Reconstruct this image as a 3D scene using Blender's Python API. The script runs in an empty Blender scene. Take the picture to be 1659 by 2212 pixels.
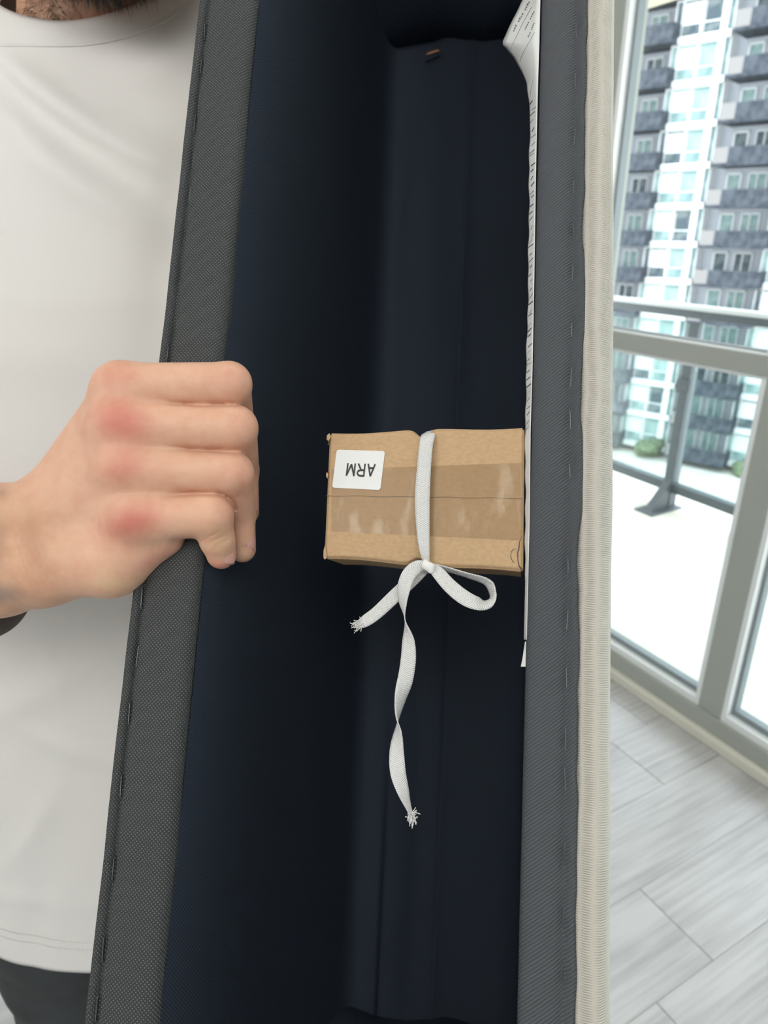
import bpy, bmesh, math, random
import numpy as np
from mathutils import Vector, Matrix
random.seed(4); rng = np.random.default_rng(7)
S = bpy.context.scene; COL = S.collection
sin, cos, pi = math.sin, math.cos, math.pi

# ------------------------------------------------------------------ camera
EYE = Vector((0, 0, 1.4)); PITCH = math.radians(22.5); FPX = 1500.0
cd = bpy.data.cameras.new('camera'); cam = bpy.data.objects.new('camera', cd); COL.objects.link(cam)
cam.location = EYE; cam.rotation_euler = (pi/2 - PITCH, 0, 0)
cd.sensor_fit = 'VERTICAL'; cd.sensor_height = 36; cd.sensor_width = 27; cd.lens = 36*FPX/2212
cd.clip_start = .01; cd.clip_end = 500
cd.dof.use_dof = True; cd.dof.focus_distance = .325; cd.dof.aperture_fstop = 13
S.camera = cam
# ------------------------------------------------------------------ world, and unseen fill lights added to brighten the room
W = bpy.data.worlds.new('sky'); S.world = W; W.use_nodes = True
wn_ = W.node_tree.nodes; wl = W.node_tree.links
bgn = wn_['Background']; bgn.inputs[1].default_value = 4.6
tc = wn_.new('ShaderNodeTexCoord'); sep = wn_.new('ShaderNodeSeparateXYZ'); rmp = wn_.new('ShaderNodeValToRGB')
wl.new(tc.outputs['Generated'], sep.inputs[0]); wl.new(sep.outputs[2], rmp.inputs[0]); wl.new(rmp.outputs[0], bgn.inputs[0])
rmp.color_ramp.elements[0].color = (.90, .95, 1, 1); rmp.color_ramp.elements[1].color = (.80, .89, 1, 1)
def area(name, loc, target, size, power, col):
    d = bpy.data.lights.new(name, 'AREA'); d.shape = 'RECTANGLE'; d.size = size[0]; d.size_y = size[1]; d.energy = power; d.color = col
    o = bpy.data.objects.new(name, d); COL.objects.link(o); o.location = loc
    o.rotation_euler = (Vector(target)-Vector(loc)).to_track_quat('-Z', 'Y').to_euler(); return o
area('fill_light', (-1.55, -.75, 2.2), (-.2, .5, 1.1), (1.5, 1.2), 20, (1, .97, .93))  # added in place of unseen lamps and windows behind the viewer
area('fill_light', (.05, -.95, 2.45), (.05, .5, 1.2), (.9, .7), 13, (1, .98, .95))  # added above the camera to light the back of the hollow
area('fill_light', (.45, .9, 2.5), (.3, .9, 0), (1.0, 1.0), 7, (1, .98, .95))
S.view_settings.view_transform = 'Standard'; S.view_settings.look = 'None'; S.view_settings.exposure = 0.0
S.view_settings.gamma = 1; S.view_settings.use_curve_mapping = False

# ------------------------------------------------------------------ frames
CR = np.array([1., 0, 0]); CU = np.array([0, sin(PITCH), cos(PITCH)]); CF = np.array([0, cos(PITCH), -sin(PITCH)]); EY = np.array([0, 0, 1.4])
def ray(u, v): return (u-829.5)/FPX*CR - (v-1106)/FPX*CU + CF
def at(u, v, d): return EY + ray(u, v)*d                       # a measured sight line at depth d
N_ = .207*CR - .171*CU + CF; N_ /= np.linalg.norm(N_)
U_ = .36*CR + 6.286*CU + CF; U_ -= N_*(U_@N_); U_ /= np.linalg.norm(U_)
R_ = np.cross(N_, U_); O_ = at(829.5, 1106, .32)
ARM = Matrix(((R_[0], U_[0], -N_[0], O_[0]), (R_[1], U_[1], -N_[1], O_[1]), (R_[2], U_[2], -N_[2], O_[2]), (0, 0, 0, 1)))
def aloc(u, v, off=0.0):                                        # local sofa-arm coordinates, off = metres behind the rim plane
    q = ray(u, v); t = ((O_-EY)@N_+off)/(q@N_); w = EY+q*t-O_
    return (w@R_, w@U_, -(w@N_))
wa = math.radians(-29.5); WD = np.array([sin(wa), cos(wa), 0]); WN = np.array([cos(wa), -sin(wa), 0]); WDIST = 1.666
WIN = Matrix(((WD[0], WN[0], 0, WN[0]*WDIST), (WD[1], WN[1], 0, WN[1]*WDIST), (0, 0, 1, 0), (0, 0, 0, 1)))
# window frame: x runs along the glazing (away from the viewer), y points outdoors, z up.  It is left-handed; fixed by recalc normals.

# ------------------------------------------------------------------ materials
def nt(m): return m.node_tree.nodes, m.node_tree.links
def mat(name, col, rough=.6, metal=0, spec=.5, sss=0, noise=None, bump=None, coords='Object'):
    """noise=(scale, second colour, detail, (stretch)), bump=(scale, strength, distance)"""
    m = bpy.data.materials.new(name); m.use_nodes = True; n, l = nt(m); b = n['Principled BSDF']
    b.inputs['Base Color'].default_value = (*col, 1); b.inputs['Roughness'].default_value = rough
    b.inputs['Metallic'].default_value = metal; b.inputs['Specular IOR Level'].default_value = spec
    if sss:
        b.inputs['Subsurface Weight'].default_value = sss; b.inputs['Subsurface Radius'].default_value = (.008, .003, .0015); b.inputs['Subsurface Scale'].default_value = 1
    t = n.new('ShaderNodeTexCoord')
    def mapped(st):
        mp = n.new('ShaderNodeMapping'); mp.inputs['Scale'].default_value = st; l.new(t.outputs[coords], mp.inputs[0]); return mp.outputs[0]
    if noise:
        nz = n.new('ShaderNodeTexNoise'); nz.inputs['Scale'].default_value = noise[0]; nz.inputs['Detail'].default_value = noise[2]
        l.new(mapped(noise[3] if len(noise) > 3 else (1, 1, 1)), nz.inputs[0])
        r = n.new('ShaderNodeValToRGB'); r.color_ramp.elements[0].position = .35; r.color_ramp.elements[1].position = .65
        r.color_ramp.elements[0].color = (*noise[1], 1); r.color_ramp.elements[1].color = (*col, 1)
        l.new(nz.outputs[0], r.inputs[0]); l.new(r.outputs[0], b.inputs['Base Color'])
    if bump:
        nb = n.new('ShaderNodeTexNoise'); nb.inputs['Scale'].default_value = bump[0]; nb.inputs['Detail'].default_value = 4
        l.new(mapped(bump[3] if len(bump) > 3 else (1, 1, 1)), nb.inputs[0])
        bn = n.new('ShaderNodeBump'); bn.inputs['Strength'].default_value = bump[1]; bn.inputs['Distance'].default_value = bump[2]
        l.new(nb.outputs[0], bn.inputs['Height']); l.new(bn.outputs[0], b.inputs['Normal'])
    return m
def math_node(n, l, op, a, b=None, c=None):
    k = n.new('ShaderNodeMath'); k.operation = op
    for i, x in enumerate((a, b, c)):
        if x is None: continue
        if hasattr(x, 'is_output'): l.new(x, k.inputs[i])
        else: k.inputs[i].default_value = x
    return k.outputs[0]
def weave(name, dark, light, pitch, wa_=1., wb=1., lo=.3, hi=1.6, bump=.6, rough=.75, coords='Object', ang=45, dist=0.0):
    """embossed spun-bond cloth: a lattice of raised dots at +-ang degrees"""
    m = bpy.data.materials.new(name); m.use_nodes = True; n, l = nt(m); b = n['Principled BSDF']
    b.inputs['Roughness'].default_value = rough; b.inputs['Specular IOR Level'].default_value = .3
    t = n.new('ShaderNodeTexCoord'); src = t.outputs[coords]
    if dist:
        nz = n.new('ShaderNodeTexNoise'); nz.inputs['Scale'].default_value = 60; l.new(src, nz.inputs[0])
        vm = n.new('ShaderNodeVectorMath'); vm.operation = 'SCALE'; vm.inputs['Scale'].default_value = dist; l.new(nz.outputs[1], vm.inputs[0])
        va = n.new('ShaderNodeVectorMath'); l.new(src, va.inputs[0]); l.new(vm.outputs[0], va.inputs[1]); src = va.outputs[0]
    s = n.new('ShaderNodeSeparateXYZ'); l.new(src, s.inputs[0])
    # along z too, so the walls of the cavity carry the same grid
    X = math_node(n, l, 'ADD', s.outputs[0], s.outputs[2]); Y = s.outputs[1]
    k = 2*pi/pitch; a = math.radians(ang)
    def wave(ca, sa):
        q = math_node(n, l, 'ADD', math_node(n, l, 'MULTIPLY', X, ca*k), math_node(n, l, 'MULTIPLY', Y, sa*k))
        return math_node(n, l, 'COSINE', q)
    h = math_node(n, l, 'ADD', math_node(n, l, 'MULTIPLY', wave(cos(a), sin(a)), wa_), math_node(n, l, 'MULTIPLY', wave(-cos(a), sin(a)), wb))
    mr = n.new('ShaderNodeMapRange'); mr.inputs[1].default_value = lo; mr.inputs[2].default_value = hi; l.new(h, mr.inputs[0])
    mx = n.new('ShaderNodeMix'); mx.data_type = 'RGBA'; mx.inputs[6].default_value = (*dark, 1); mx.inputs[7].default_value = (*light, 1)
    l.new(mr.outputs[0], mx.inputs[0]); l.new(mx.outputs[2], b.inputs['Base Color'])
    bn = n.new('ShaderNodeBump'); bn.inputs['Strength'].default_value = bump; bn.inputs['Distance'].default_value = .0004
    l.new(mr.outputs[0], bn.inputs['Height']); l.new(bn.outputs[0], b.inputs['Normal'])
    return m
def glass(name, tint, refl=.12):
    m = bpy.data.materials.new(name); m.use_nodes = True; n, l = nt(m); n.remove(n['Principled BSDF'])
    tr = n.new('ShaderNodeBsdfTransparent'); tr.inputs[0].default_value = (*tint, 1)
    gl = n.new('ShaderNodeBsdfGlossy'); gl.inputs['Roughness'].default_value = .02
    fr = n.new('ShaderNodeFresnel'); fr.inputs[0].default_value = 1.45
    mx = n.new('ShaderNodeMixShader'); l.new(math_node(n, l, 'MULTIPLY', fr.outputs[0], refl*6), mx.inputs[0])
    l.new(tr.outputs[0], mx.inputs[1]); l.new(gl.outputs[0], mx.inputs[2]); l.new(mx.outputs[0], n['Material Output'].inputs[0]); return m
M = {}
M['rim'] = weave('spunbond_grey', (.036, .039, .040), (.17, .185, .18), .00133, bump=.8, lo=.5, coords='UV')
M['rim_ribbed'] = weave('spunbond_ribbed', (.056, .061, .068), (.098, .108, .118), .00125, wa_=.12, wb=1.0, lo=-.6, hi=1.2, bump=.6, ang=52, dist=.0006, coords='UV')
M['lining'] = weave('spunbond_black', (.024, .034, .052), (.058, .078, .110), .0013, wa_=.4, wb=1.0, lo=-.2, hi=1.5, bump=.5, ang=48)
M['beige'] = weave('upholstery_rib', (.40, .38, .33), (.60, .575, .51), .00095, wa_=.5, wb=.5, lo=-1, hi=1, bump=.9, ang=86, dist=.0022)
M['cotton'] = mat('shirt_cotton', (.74, .725, .705), .9, spec=.1, bump=(900, .12, .0006))
M['denim'] = mat('trouser_cloth', (.035, .04, .043), .85, noise=(30, (.028, .03, .032), 3), bump=(700, .3, .0006))
M['card'] = mat('cardboard', (.52, .355, .205), .75, spec=.25, noise=(420, (.47, .315, .175), 6, (1, 1.6, 1)), bump=(500, .15, .0006))
M['card_dark'] = mat('cardboard_core', (.10, .07, .05), .9)
M['paper'] = mat('paper', (.74, .75, .74), .55, bump=(300, .05, .0004))
M['ink'] = mat('ink', (.012, .012, .014), .5)
M['ink_grey'] = mat('faded_ink', (.16, .17, .18), .7)
M['steel'] = mat('staple_wire', (.16, .165, .18), .5, metal=1)
M['copper'] = mat('copper_staple', (.62, .30, .19), .4, metal=.7)
M['white'] = mat('wall_paint', (.80, .79, .77), .8)
M['frame'] = mat('window_frame_grey', (.43, .45, .41), .45, spec=.4)
M['bead'] = mat('window_bead_pale', (.90, .93, .93), .35)
M['gasket'] = mat('window_gasket', (.26, .30, .32), .5)
M['stone'] = mat('beige_trim', (.80, .78, .68), .6)
M['deck'] = mat('balcony_screed', (.86, .84, .74), .85, spec=.1, noise=(6, (.82, .80, .70), 4))
M['railmetal'] = mat('rail_powdercoat', (.10, .115, .13), .4, spec=.5)
M['raillit'] = mat('rail_top_lit', (.72, .75, .77), .3)  # daylight on the rail's top face, put into a paler colour
M['soffit'] = mat('soffit', (.62, .55, .42), .8)
M['glass'] = glass('window_glass', (.97, .99, .985), .02); M['railglass'] = glass('rail_glass', (.88, .94, .93), .03)
M['bwhite'] = mat('facade_white', (.66, .67, .67), .9, spec=.1)
M['bgrey'] = mat('facade_grey', (.36, .38, .41), .7)
M['bslate'] = mat('balcony_slate', (.036, .043, .055), .7, spec=.2, noise=(2.2, (.075, .085, .10), 4))
M['bpanel'] = mat('balcony_pale_panel', (.20, .19, .185), .5)
M['bgreen'] = mat('tinted_glass_green', (.30, .40, .375), .5, spec=.15, noise=(1.3, (.17, .26, .26), 3))
M['bdark'] = mat('tinted_glass_dark', (.07, .095, .11), .5, spec=.15, noise=(1.5, (.17, .20, .20), 2))
M['bblind'] = mat('white_blind', (.60, .64, .65), .8, spec=.1)
M['pave'] = mat('courtyard_paving', (.72, .68, .60), .9, noise=(.3, (.62, .60, .55), 4))
M['leaf'] = mat('shrub_leaf', (.21, .25, .15), .9, spec=.1, noise=(3, (.12, .16, .10), 3))
M['nail'] = mat('fingernail', (.68, .37, .31), .28, spec=.6)
M['beard'] = mat('beard_hair', (.035, .028, .024), .6)
M['hair'] = mat('head_hair', (.03, .022, .018), .6, bump=(90, .6, .004, (1, 1, .2)))
M['eye'] = mat('eye_white', (.75, .73, .70), .2); M['iris'] = mat('iris', (.06, .035, .02), .15)
M['shoe'] = mat('shoe', (.05, .05, .055), .6)
M['band'] = mat('taupe_cloth', (.105, .083, .078), .8, noise=(80, (.08, .062, .058), 3))
# skin: base tone in a vertex colour (flushed knuckles, tattoo shade) with pore relief
m = bpy.data.materials.new('skin'); m.use_nodes = True; n, l = nt(m); b = n['Principled BSDF']; M['skin'] = m
va = n.new('ShaderNodeVertexColor'); va.layer_name = 'tone'; t = n.new('ShaderNodeTexCoord')
nz = n.new('ShaderNodeTexNoise'); nz.inputs['Scale'].default_value = 130; nz.inputs['Detail'].default_value = 5; l.new(t.outputs['Object'], nz.inputs[0])
hs = n.new('ShaderNodeMix'); hs.data_type = 'RGBA'; hs.blend_type = 'MULTIPLY'; hs.inputs[0].default_value = .35
rr = n.new('ShaderNodeValToRGB'); rr.color_ramp.elements[0].color = (.84, .66, .60, 1); rr.color_ramp.elements[0].position = .35; rr.color_ramp.elements[1].position = .65; l.new(nz.outputs[0], rr.inputs[0])
l.new(va.outputs[0], hs.inputs[6]); l.new(rr.outputs[0], hs.inputs[7]); l.new(hs.outputs[2], b.inputs['Base Color'])
b.inputs['Roughness'].default_value = .5; b.inputs['Specular IOR Level'].default_value = .35
b.inputs['Subsurface Weight'].default_value = .25; b.inputs['Subsurface Radius'].default_value = (.006, .002, .001); b.inputs['Subsurface Scale'].default_value = 1
n2 = n.new('ShaderNodeTexNoise'); n2.inputs['Scale'].default_value = 420; n2.inputs['Detail'].default_value = 4; l.new(t.outputs['Object'], n2.inputs[0])
bn = n.new('ShaderNodeBump'); bn.inputs['Strength'].default_value = .28; bn.inputs['Distance'].default_value = .0007; l.new(n2.outputs[0], bn.inputs['Height']); l.new(bn.outputs[0], b.inputs['Normal'])
# herringbone cotton tape, driven by its own UV (x across, y along in metres)
m = bpy.data.materials.new('cotton_tape'); m.use_nodes = True; n, l = nt(m); b = n['Principled BSDF']; M['tape_cotton'] = m
b.inputs['Roughness'].default_value = .85; uv = n.new('ShaderNodeUVMap'); s = n.new('ShaderNodeSeparateXYZ'); l.new(uv.outputs[0], s.inputs[0])
ab = math_node(n, l, 'ABSOLUTE', math_node(n, l, 'SUBTRACT', s.outputs[0], .5))
ph = math_node(n, l, 'ADD', math_node(n, l, 'MULTIPLY', s.outputs[1], 2*pi/.0009), math_node(n, l, 'MULTIPLY', ab, 26))
cs = math_node(n, l, 'COSINE', ph); mr = n.new('ShaderNodeMapRange'); mr.inputs[1].default_value = -1; l.new(cs, mr.inputs[0])
mx = n.new('ShaderNodeMix'); mx.data_type = 'RGBA'; mx.inputs[6].default_value = (.60, .60, .59, 1); mx.inputs[7].default_value = (.78, .78, .77, 1)
l.new(mr.outputs[0], mx.inputs[0]); l.new(mx.outputs[2], b.inputs['Base Color'])
bn = n.new('ShaderNodeBump'); bn.inputs['Strength'].default_value = .7; bn.inputs['Distance'].default_value = .0003; l.new(mr.outputs[0], bn.inputs['Height']); l.new(bn.outputs[0], b.inputs['Normal'])
# clear packing tape
m = bpy.data.materials.new('packing_tape'); m.use_nodes = True; n, l = nt(m); b = n['Principled BSDF']; M['packing'] = m
b.inputs['Base Color'].default_value = (.40, .25, .12, 1); b.inputs['Roughness'].default_value = .22; b.inputs['Alpha'].default_value = .36
t = n.new('ShaderNodeTexCoord'); mp = n.new('ShaderNodeMapping'); mp.inputs['Scale'].default_value = (1, .35, 1); mp.inputs['Rotation'].default_value = (0, 0, .5); l.new(t.outputs['Object'], mp.inputs[0])
nz = n.new('ShaderNodeTexNoise'); nz.inputs['Scale'].default_value = 110; nz.inputs['Detail'].default_value = 3; l.new(mp.outputs[0], nz.inputs[0])
rp_ = n.new('ShaderNodeValToRGB'); rp_.color_ramp.elements[0].position = .56; rp_.color_ramp.elements[1].position = .70; rp_.color_ramp.elements[0].color = (.38, .235, .11, 1); rp_.color_ramp.elements[1].color = (.72, .60, .45, 1)
l.new(nz.outputs[0], rp_.inputs[0]); l.new(rp_.outputs[0], b.inputs['Base Color'])
bn = n.new('ShaderNodeBump'); bn.inputs['Strength'].default_value = .5; bn.inputs['Distance'].default_value = .002; l.new(nz.outputs[0], bn.inputs['Height']); l.new(bn.outputs[0], b.inputs['Normal'])
# pale grey laminate, grain along the plank
def plank_mat(name, a, c):
    m = bpy.data.materials.new(name); m.use_nodes = True; n, l = nt(m); b = n['Principled BSDF']
    b.inputs['Roughness'].default_value = .36
    t = n.new('ShaderNodeTexCoord'); oi = n.new('ShaderNodeObjectInfo')
    mp = n.new('ShaderNodeMapping'); mp.inputs['Scale'].default_value = (60, 2.2, 1); l.new(t.outputs['Object'], mp.inputs[0])
    off = n.new('ShaderNodeVectorMath'); l.new(mp.outputs[0], off.inputs[0]); sc = math_node(n, l, 'MULTIPLY', oi.outputs['Random'], 50); l.new(sc, off.inputs[1])
    nz = n.new('ShaderNodeTexNoise'); nz.inputs['Scale'].default_value = 1.6; nz.inputs['Detail'].default_value = 6; l.new(off.outputs[0], nz.inputs[0])
    mp2 = n.new('ShaderNodeMapping'); mp2.inputs['Scale'].default_value = (9, 3, 1); l.new(t.outputs['Object'], mp2.inputs[0])
    off2 = n.new('ShaderNodeVectorMath'); l.new(mp2.outputs[0], off2.inputs[0]); l.new(sc, off2.inputs[1])
    nk = n.new('ShaderNodeTexNoise'); nk.inputs['Scale'].default_value = 1.3; nk.inputs['Detail'].default_value = 3; l.new(off2.outputs[0], nk.inputs[0])
    f = math_node(n, l, 'ADD', math_node(n, l, 'MULTIPLY', nz.outputs[0], .55), math_node(n, l, 'MULTIPLY', nk.outputs[0], .45))
    r = n.new('ShaderNodeValToRGB'); r.color_ramp.elements[0].position = .36; r.color_ramp.elements[1].position = .60
    r.color_ramp.elements[0].color = (*a, 1); r.color_ramp.elements[1].color = (*c, 1); l.new(f, r.inputs[0]); l.new(r.outputs[0], b.inputs['Base Color'])
    bn = n.new('ShaderNodeBump'); bn.inputs['Strength'].default_value = .25; bn.inputs['Distance'].default_value = .001; l.new(nz.outputs[0], bn.inputs['Height']); l.new(bn.outputs[0], b.inputs['Normal'])
    return m
M['plank'] = plank_mat('laminate_grey', (.42, .41, .41), (.58, .57, .57))
M['joint'] = mat('floor_joint', (.40, .39, .39), .9)

# ------------------------------------------------------------------ mesh helpers
def link(name, me, m=None, parent=None, label=None, smooth=False):
    o = bpy.data.objects.new(name, me); COL.objects.link(o)
    if m is not None and me is not None and not me.materials: me.materials.append(m)
    if parent is not None: o.parent = parent
    if label: o['label'] = label
    if smooth and me is not None: me.polygons.foreach_set('use_smooth', [True]*len(me.polygons))
    return o
def empty(name, mw=None, loc=None):
    o = bpy.data.objects.new(name, None); COL.objects.link(o); o.empty_display_size = .05
    if mw is not None: o.matrix_world = mw
    if loc is not None: o.location = loc
    return o
def tag(o, label=None, cat=None, group=None, kind=None):
    for k, v in (('label', label), ('category', cat), ('group', group), ('kind', kind)):
        if v: o[k] = v
    return o
def mesh(name, verts, faces, fix=True):
    me = bpy.data.meshes.new(name); me.from_pydata([tuple(map(float, v)) for v in verts], [], faces)
    if fix:
        bm = bmesh.new(); bm.from_mesh(me); bmesh.ops.recalc_face_normals(bm, faces=bm.faces); bm.to_mesh(me); bm.free()
    me.update(); return me
BOXF = [(0, 1, 3, 2), (4, 6, 7, 5), (0, 4, 5, 1), (2, 3, 7, 6), (0, 2, 6, 4), (1, 5, 7, 3)]
def boxv(a, b): return [(x, y, z) for x in (a[0], b[0]) for y in (a[1], b[1]) for z in (a[2], b[2])]
def box_me(name, a, b, T=None, bevel=0):
    v = boxv(a, b)
    if T: v = [T(*p) for p in v]
    me = mesh(name, v, BOXF)
    if bevel:
        bm = bmesh.new(); bm.from_mesh(me); bmesh.ops.bevel(bm, geom=bm.edges[:], offset=bevel, segments=2, affect='EDGES', profile=.5); bm.to_mesh(me); bm.free()
    return me
def boxes_me(name, lst):
    V, Fc = [], []
    for a, b in lst:
        k = len(V); V += boxv(a, b); Fc += [tuple(i+k for i in f) for f in BOXF]
    return mesh(name, V, Fc)
def grid_me(name, P, closed=False):
    """P: rows x cols x 3"""
    P = np.asarray(P); r, c = P.shape[:2]; F_ = []
    for i in range(r-1):
        for j in range(c if closed else c-1):
            k = (j+1) % c; F_.append((i*c+j, i*c+k, (i+1)*c+k, (i+1)*c+j))
    return mesh(name, P.reshape(-1, 3), F_, fix=False)
def tube_me(name, pts, rad, seg=8):
    pts = [Vector(p) for p in pts]; rows = []
    if not hasattr(rad, '__len__'): rad = [rad]*len(pts)
    up = Vector((.13, .31, .94))
    for i, p in enumerate(pts):
        t = (pts[min(i+1, len(pts)-1)]-pts[max(i-1, 0)]).normalized(); a = t.cross(up).normalized(); bb = t.cross(a)
        rows.append([p+(a*cos(2*pi*k/seg)+bb*sin(2*pi*k/seg))*rad[i] for k in range(seg)])
    V = [v for r in rows for v in r]; F_ = []
    for i in range(len(rows)-1):
        for k in range(seg): F_.append((i*seg+k, i*seg+(k+1) % seg, (i+1)*seg+(k+1) % seg, (i+1)*seg+k))
    F_ += [tuple(range(seg)), tuple(range((len(rows)-1)*seg, len(rows)*seg))]
    return mesh(name, V, F_)
def arc_uv(me, P):
    P = np.asarray(P, float); c = P.shape[1]; base_ = P[len(P)//2]; L = np.concatenate([[0], np.cumsum(np.linalg.norm(np.diff(base_[:, [0, 2]], axis=0), axis=1))])
    uvl = me.uv_layers.new(name='UVMap')
    for p in me.polygons:
        for li in p.loop_indices:
            vi = me.loops[li].vertex_index; uvl.data[li].uv = (L[vi % c], P[vi//c, vi % c, 1])
    return me
def catmull(P, n_):
    P = np.asarray(P, float); Q = np.vstack([2*P[0]-P[1], P, 2*P[-1]-P[-2]]); out = []
    for i in range(len(P)-1):
        a, b_, c, d = Q[i:i+4]
        for t in np.linspace(0, 1, n_, endpoint=False):
            out.append(.5*((2*b_)+(c-a)*t+(2*a-5*b_+4*c-d)*t*t+(3*b_-a-3*c+d)*t**3))
    out.append(P[-1]); return np.array(out)

# ------------------------------------------------------------------ signed-distance bodies
def cap(P, a, b, ra, rb):
    a = np.asarray(a, float); b = np.asarray(b, float); ba = b-a; h = np.clip(((P-a)@ba)/(ba@ba), 0, 1)
    return np.linalg.norm(P-a-h[..., None]*ba, axis=-1)-(ra+(rb-ra)*h)
def ell(P, c, r, Rm=None):
    q = P-np.asarray(c, float)
    if Rm is not None: q = q@Rm
    q = q/np.asarray(r, float); k = np.linalg.norm(q, axis=-1); return (k-1)*min(r)
def smin(a, b, k):
    h = np.clip(.5+.5*(b-a)/k, 0, 1); return b+(a-b)*h-k*h*(1-h)
def nets(fn, lo, hi, h):
    lo = np.array(lo, float); nn = np.ceil((np.array(hi)-lo)/h).astype(int)+1
    ax = [lo[i]+np.arange(nn[i])*h for i in range(3)]
    D = np.empty(tuple(nn), np.float32)
    for s0 in range(0, nn[0], 24):
        G = np.stack(np.meshgrid(ax[0][s0:s0+24], ax[1], ax[2], indexing='ij'), -1); D[s0:s0+24] = fn(G)
    ins = D < 0; n0, n1, n2 = nn
    cnt = np.zeros((n0-1, n1-1, n2-1), np.uint8); acc = np.zeros((n0-1, n1-1, n2-1, 3), np.float32)
    for ax_ in range(3):
        o1, o2 = [i for i in range(3) if i != ax_]
        for i in (0, 1):
            for j in (0, 1):
                sl = [None]*3; sh = [None]*3
                sl[ax_] = slice(0, nn[ax_]-1); sh[ax_] = slice(1, nn[ax_])
                for o_, k in ((o1, i), (o2, j)): sl[o_] = sh[o_] = slice(k, nn[o_]-1+k)
                A = D[tuple(sl)]; B = D[tuple(sh)]; cr = (A < 0) != (B < 0)
                t_ = np.where(cr, A/np.where(cr, A-B, 1), 0)
                cnt += cr; acc[..., ax_] += t_; acc[..., o1] += np.where(cr, i, 0); acc[..., o2] += np.where(cr, j, 0)
    act = cnt > 0; idx = -np.ones(cnt.shape, np.int64); idx[act] = np.arange(act.sum()); ii = np.argwhere(act)
    V = lo+(ii+acc[act]/cnt[act][:, None])*h; Fs = []
    for ax_ in range(3):
        o1, o2 = (ax_+1) % 3, (ax_+2) % 3
        sl = [slice(1, nn[k]-1) for k in range(3)]; sh = list(sl); sl[ax_] = slice(0, nn[ax_]-1); sh[ax_] = slice(1, nn[ax_])
        A = ins[tuple(sl)]; B = ins[tuple(sh)]; e = np.argwhere(A != B); flip = A[tuple(e.T)]
        base = e.copy(); base[:, o1] += 1; base[:, o2] += 1
        q = []
        for d1, d2 in ((-1, -1), (0, -1), (0, 0), (-1, 0)):
            c = base.copy(); c[:, o1] += d1; c[:, o2] += d2; q.append(idx[tuple(c.T)])
        q = np.stack(q, 1); q[~flip] = q[~flip][:, ::-1]; Fs.append(q)
    F_ = np.vstack(Fs); F_ = F_[(F_ >= 0).all(1)]
    return V, F_
def np_mesh(name, V, F_):
    me = bpy.data.meshes.new(name); me.vertices.add(len(V)); me.vertices.foreach_set('co', np.asarray(V, np.float32).ravel())
    me.loops.add(F_.size); me.loops.foreach_set('vertex_index', F_.ravel().astype(np.int32))
    me.polygons.add(len(F_)); me.polygons.foreach_set('loop_start', np.arange(0, F_.size, 4, dtype=np.int32)); me.polygons.foreach_set('loop_total', np.full(len(F_), 4, np.int32))
    me.update(calc_edges=True); me.validate(); me.polygons.foreach_set('use_smooth', [True]*len(me.polygons)); return me

# =================================================================== the room
def T(x, y, z): p = WD*x+WN*(WDIST+y); return (p[0], p[1], z)      # window frame to world
RX0, RX1, RY0 = -2.6, 3.4, -4.4; CEIL = 2.62
floor = link('floor', box_me('floor', (RX0, RY0, -.16), (RX1, 0, -.012), T), M['joint']); tag(floor, kind='structure')
link('ceiling', box_me('ceiling', (RX0, RY0, CEIL), (RX1, 0, CEIL+.15), T), M['white'])['kind'] = 'structure'
link('wall_left', box_me('wall', (RX1, RY0, -.16), (RX1+.15, .12, CEIL), T), M['white'])['kind'] = 'structure'
link('wall_back', box_me('wall', (RX0-.15, RY0, -.16), (RX0, .12, CEIL), T), M['white'])['kind'] = 'structure'
link('wall_far', box_me('wall', (RX0-.15, RY0-.15, -.16), (RX1+.15, RY0, CEIL), T), M['white'])['kind'] = 'structure'
for nm, a, b_ in (('baseboard_left', (RX1-.014, RY0, -.012), (RX1, -.065, .10)), ('baseboard_back', (RX0, RY0, -.012), (RX0+.014, -.065, .10)), ('baseboard_far', (RX0+.014, RY0, -.012), (RX1-.014, RY0+.014, .10))):
    link(nm, box_me(nm, a, b_, T, .003), M['white'])['kind'] = 'structure'
# planks, 19 cm wide, running square to the glazing
PW, PL = .192, 1.22; Rw = Matrix(((WD[0], WN[0], 0, 0), (WD[1], WN[1], 0, 0), (0, 0, 1, 0), (0, 0, 0, 1)))
def plank_mesh(L): return box_me('plank', (.0003, .0008, -.012), (PW-.0003, L-.0008, 0), None, .0009)
pm = {}
k0 = int(math.floor((RX0-.508)/PW)); k1 = int(math.ceil((RX1-.508)/PW))
wang = math.atan2(WN[1], WN[0])-pi/2
for k in range(k0, k1):
    x0 = .508+k*PW
    if x0 < RX0 or x0+PW > RX1+.1: continue
    off = {0: .60, 1: .95, 2: .29}.get(k, (k*.37) % 1.0*PL)
    cuts = sorted({0.0, 4.4} | {off+j*PL for j in range(-1, 5) if .05 < off+j*PL < 4.35})
    for a, b_ in zip(cuts, cuts[1:]):
        L = round(b_-a, 4)
        if L not in pm: pm[L] = plank_mesh(L)
        # x local runs away along the wall: mirror by placing the origin at the far edge
        p = WD*(x0+PW)+WN*(WDIST-b_)
        o = link('plank', pm[L], M['plank'], floor); o.location = (p[0], p[1], 0); o.rotation_euler = (0, 0, wang)
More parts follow.
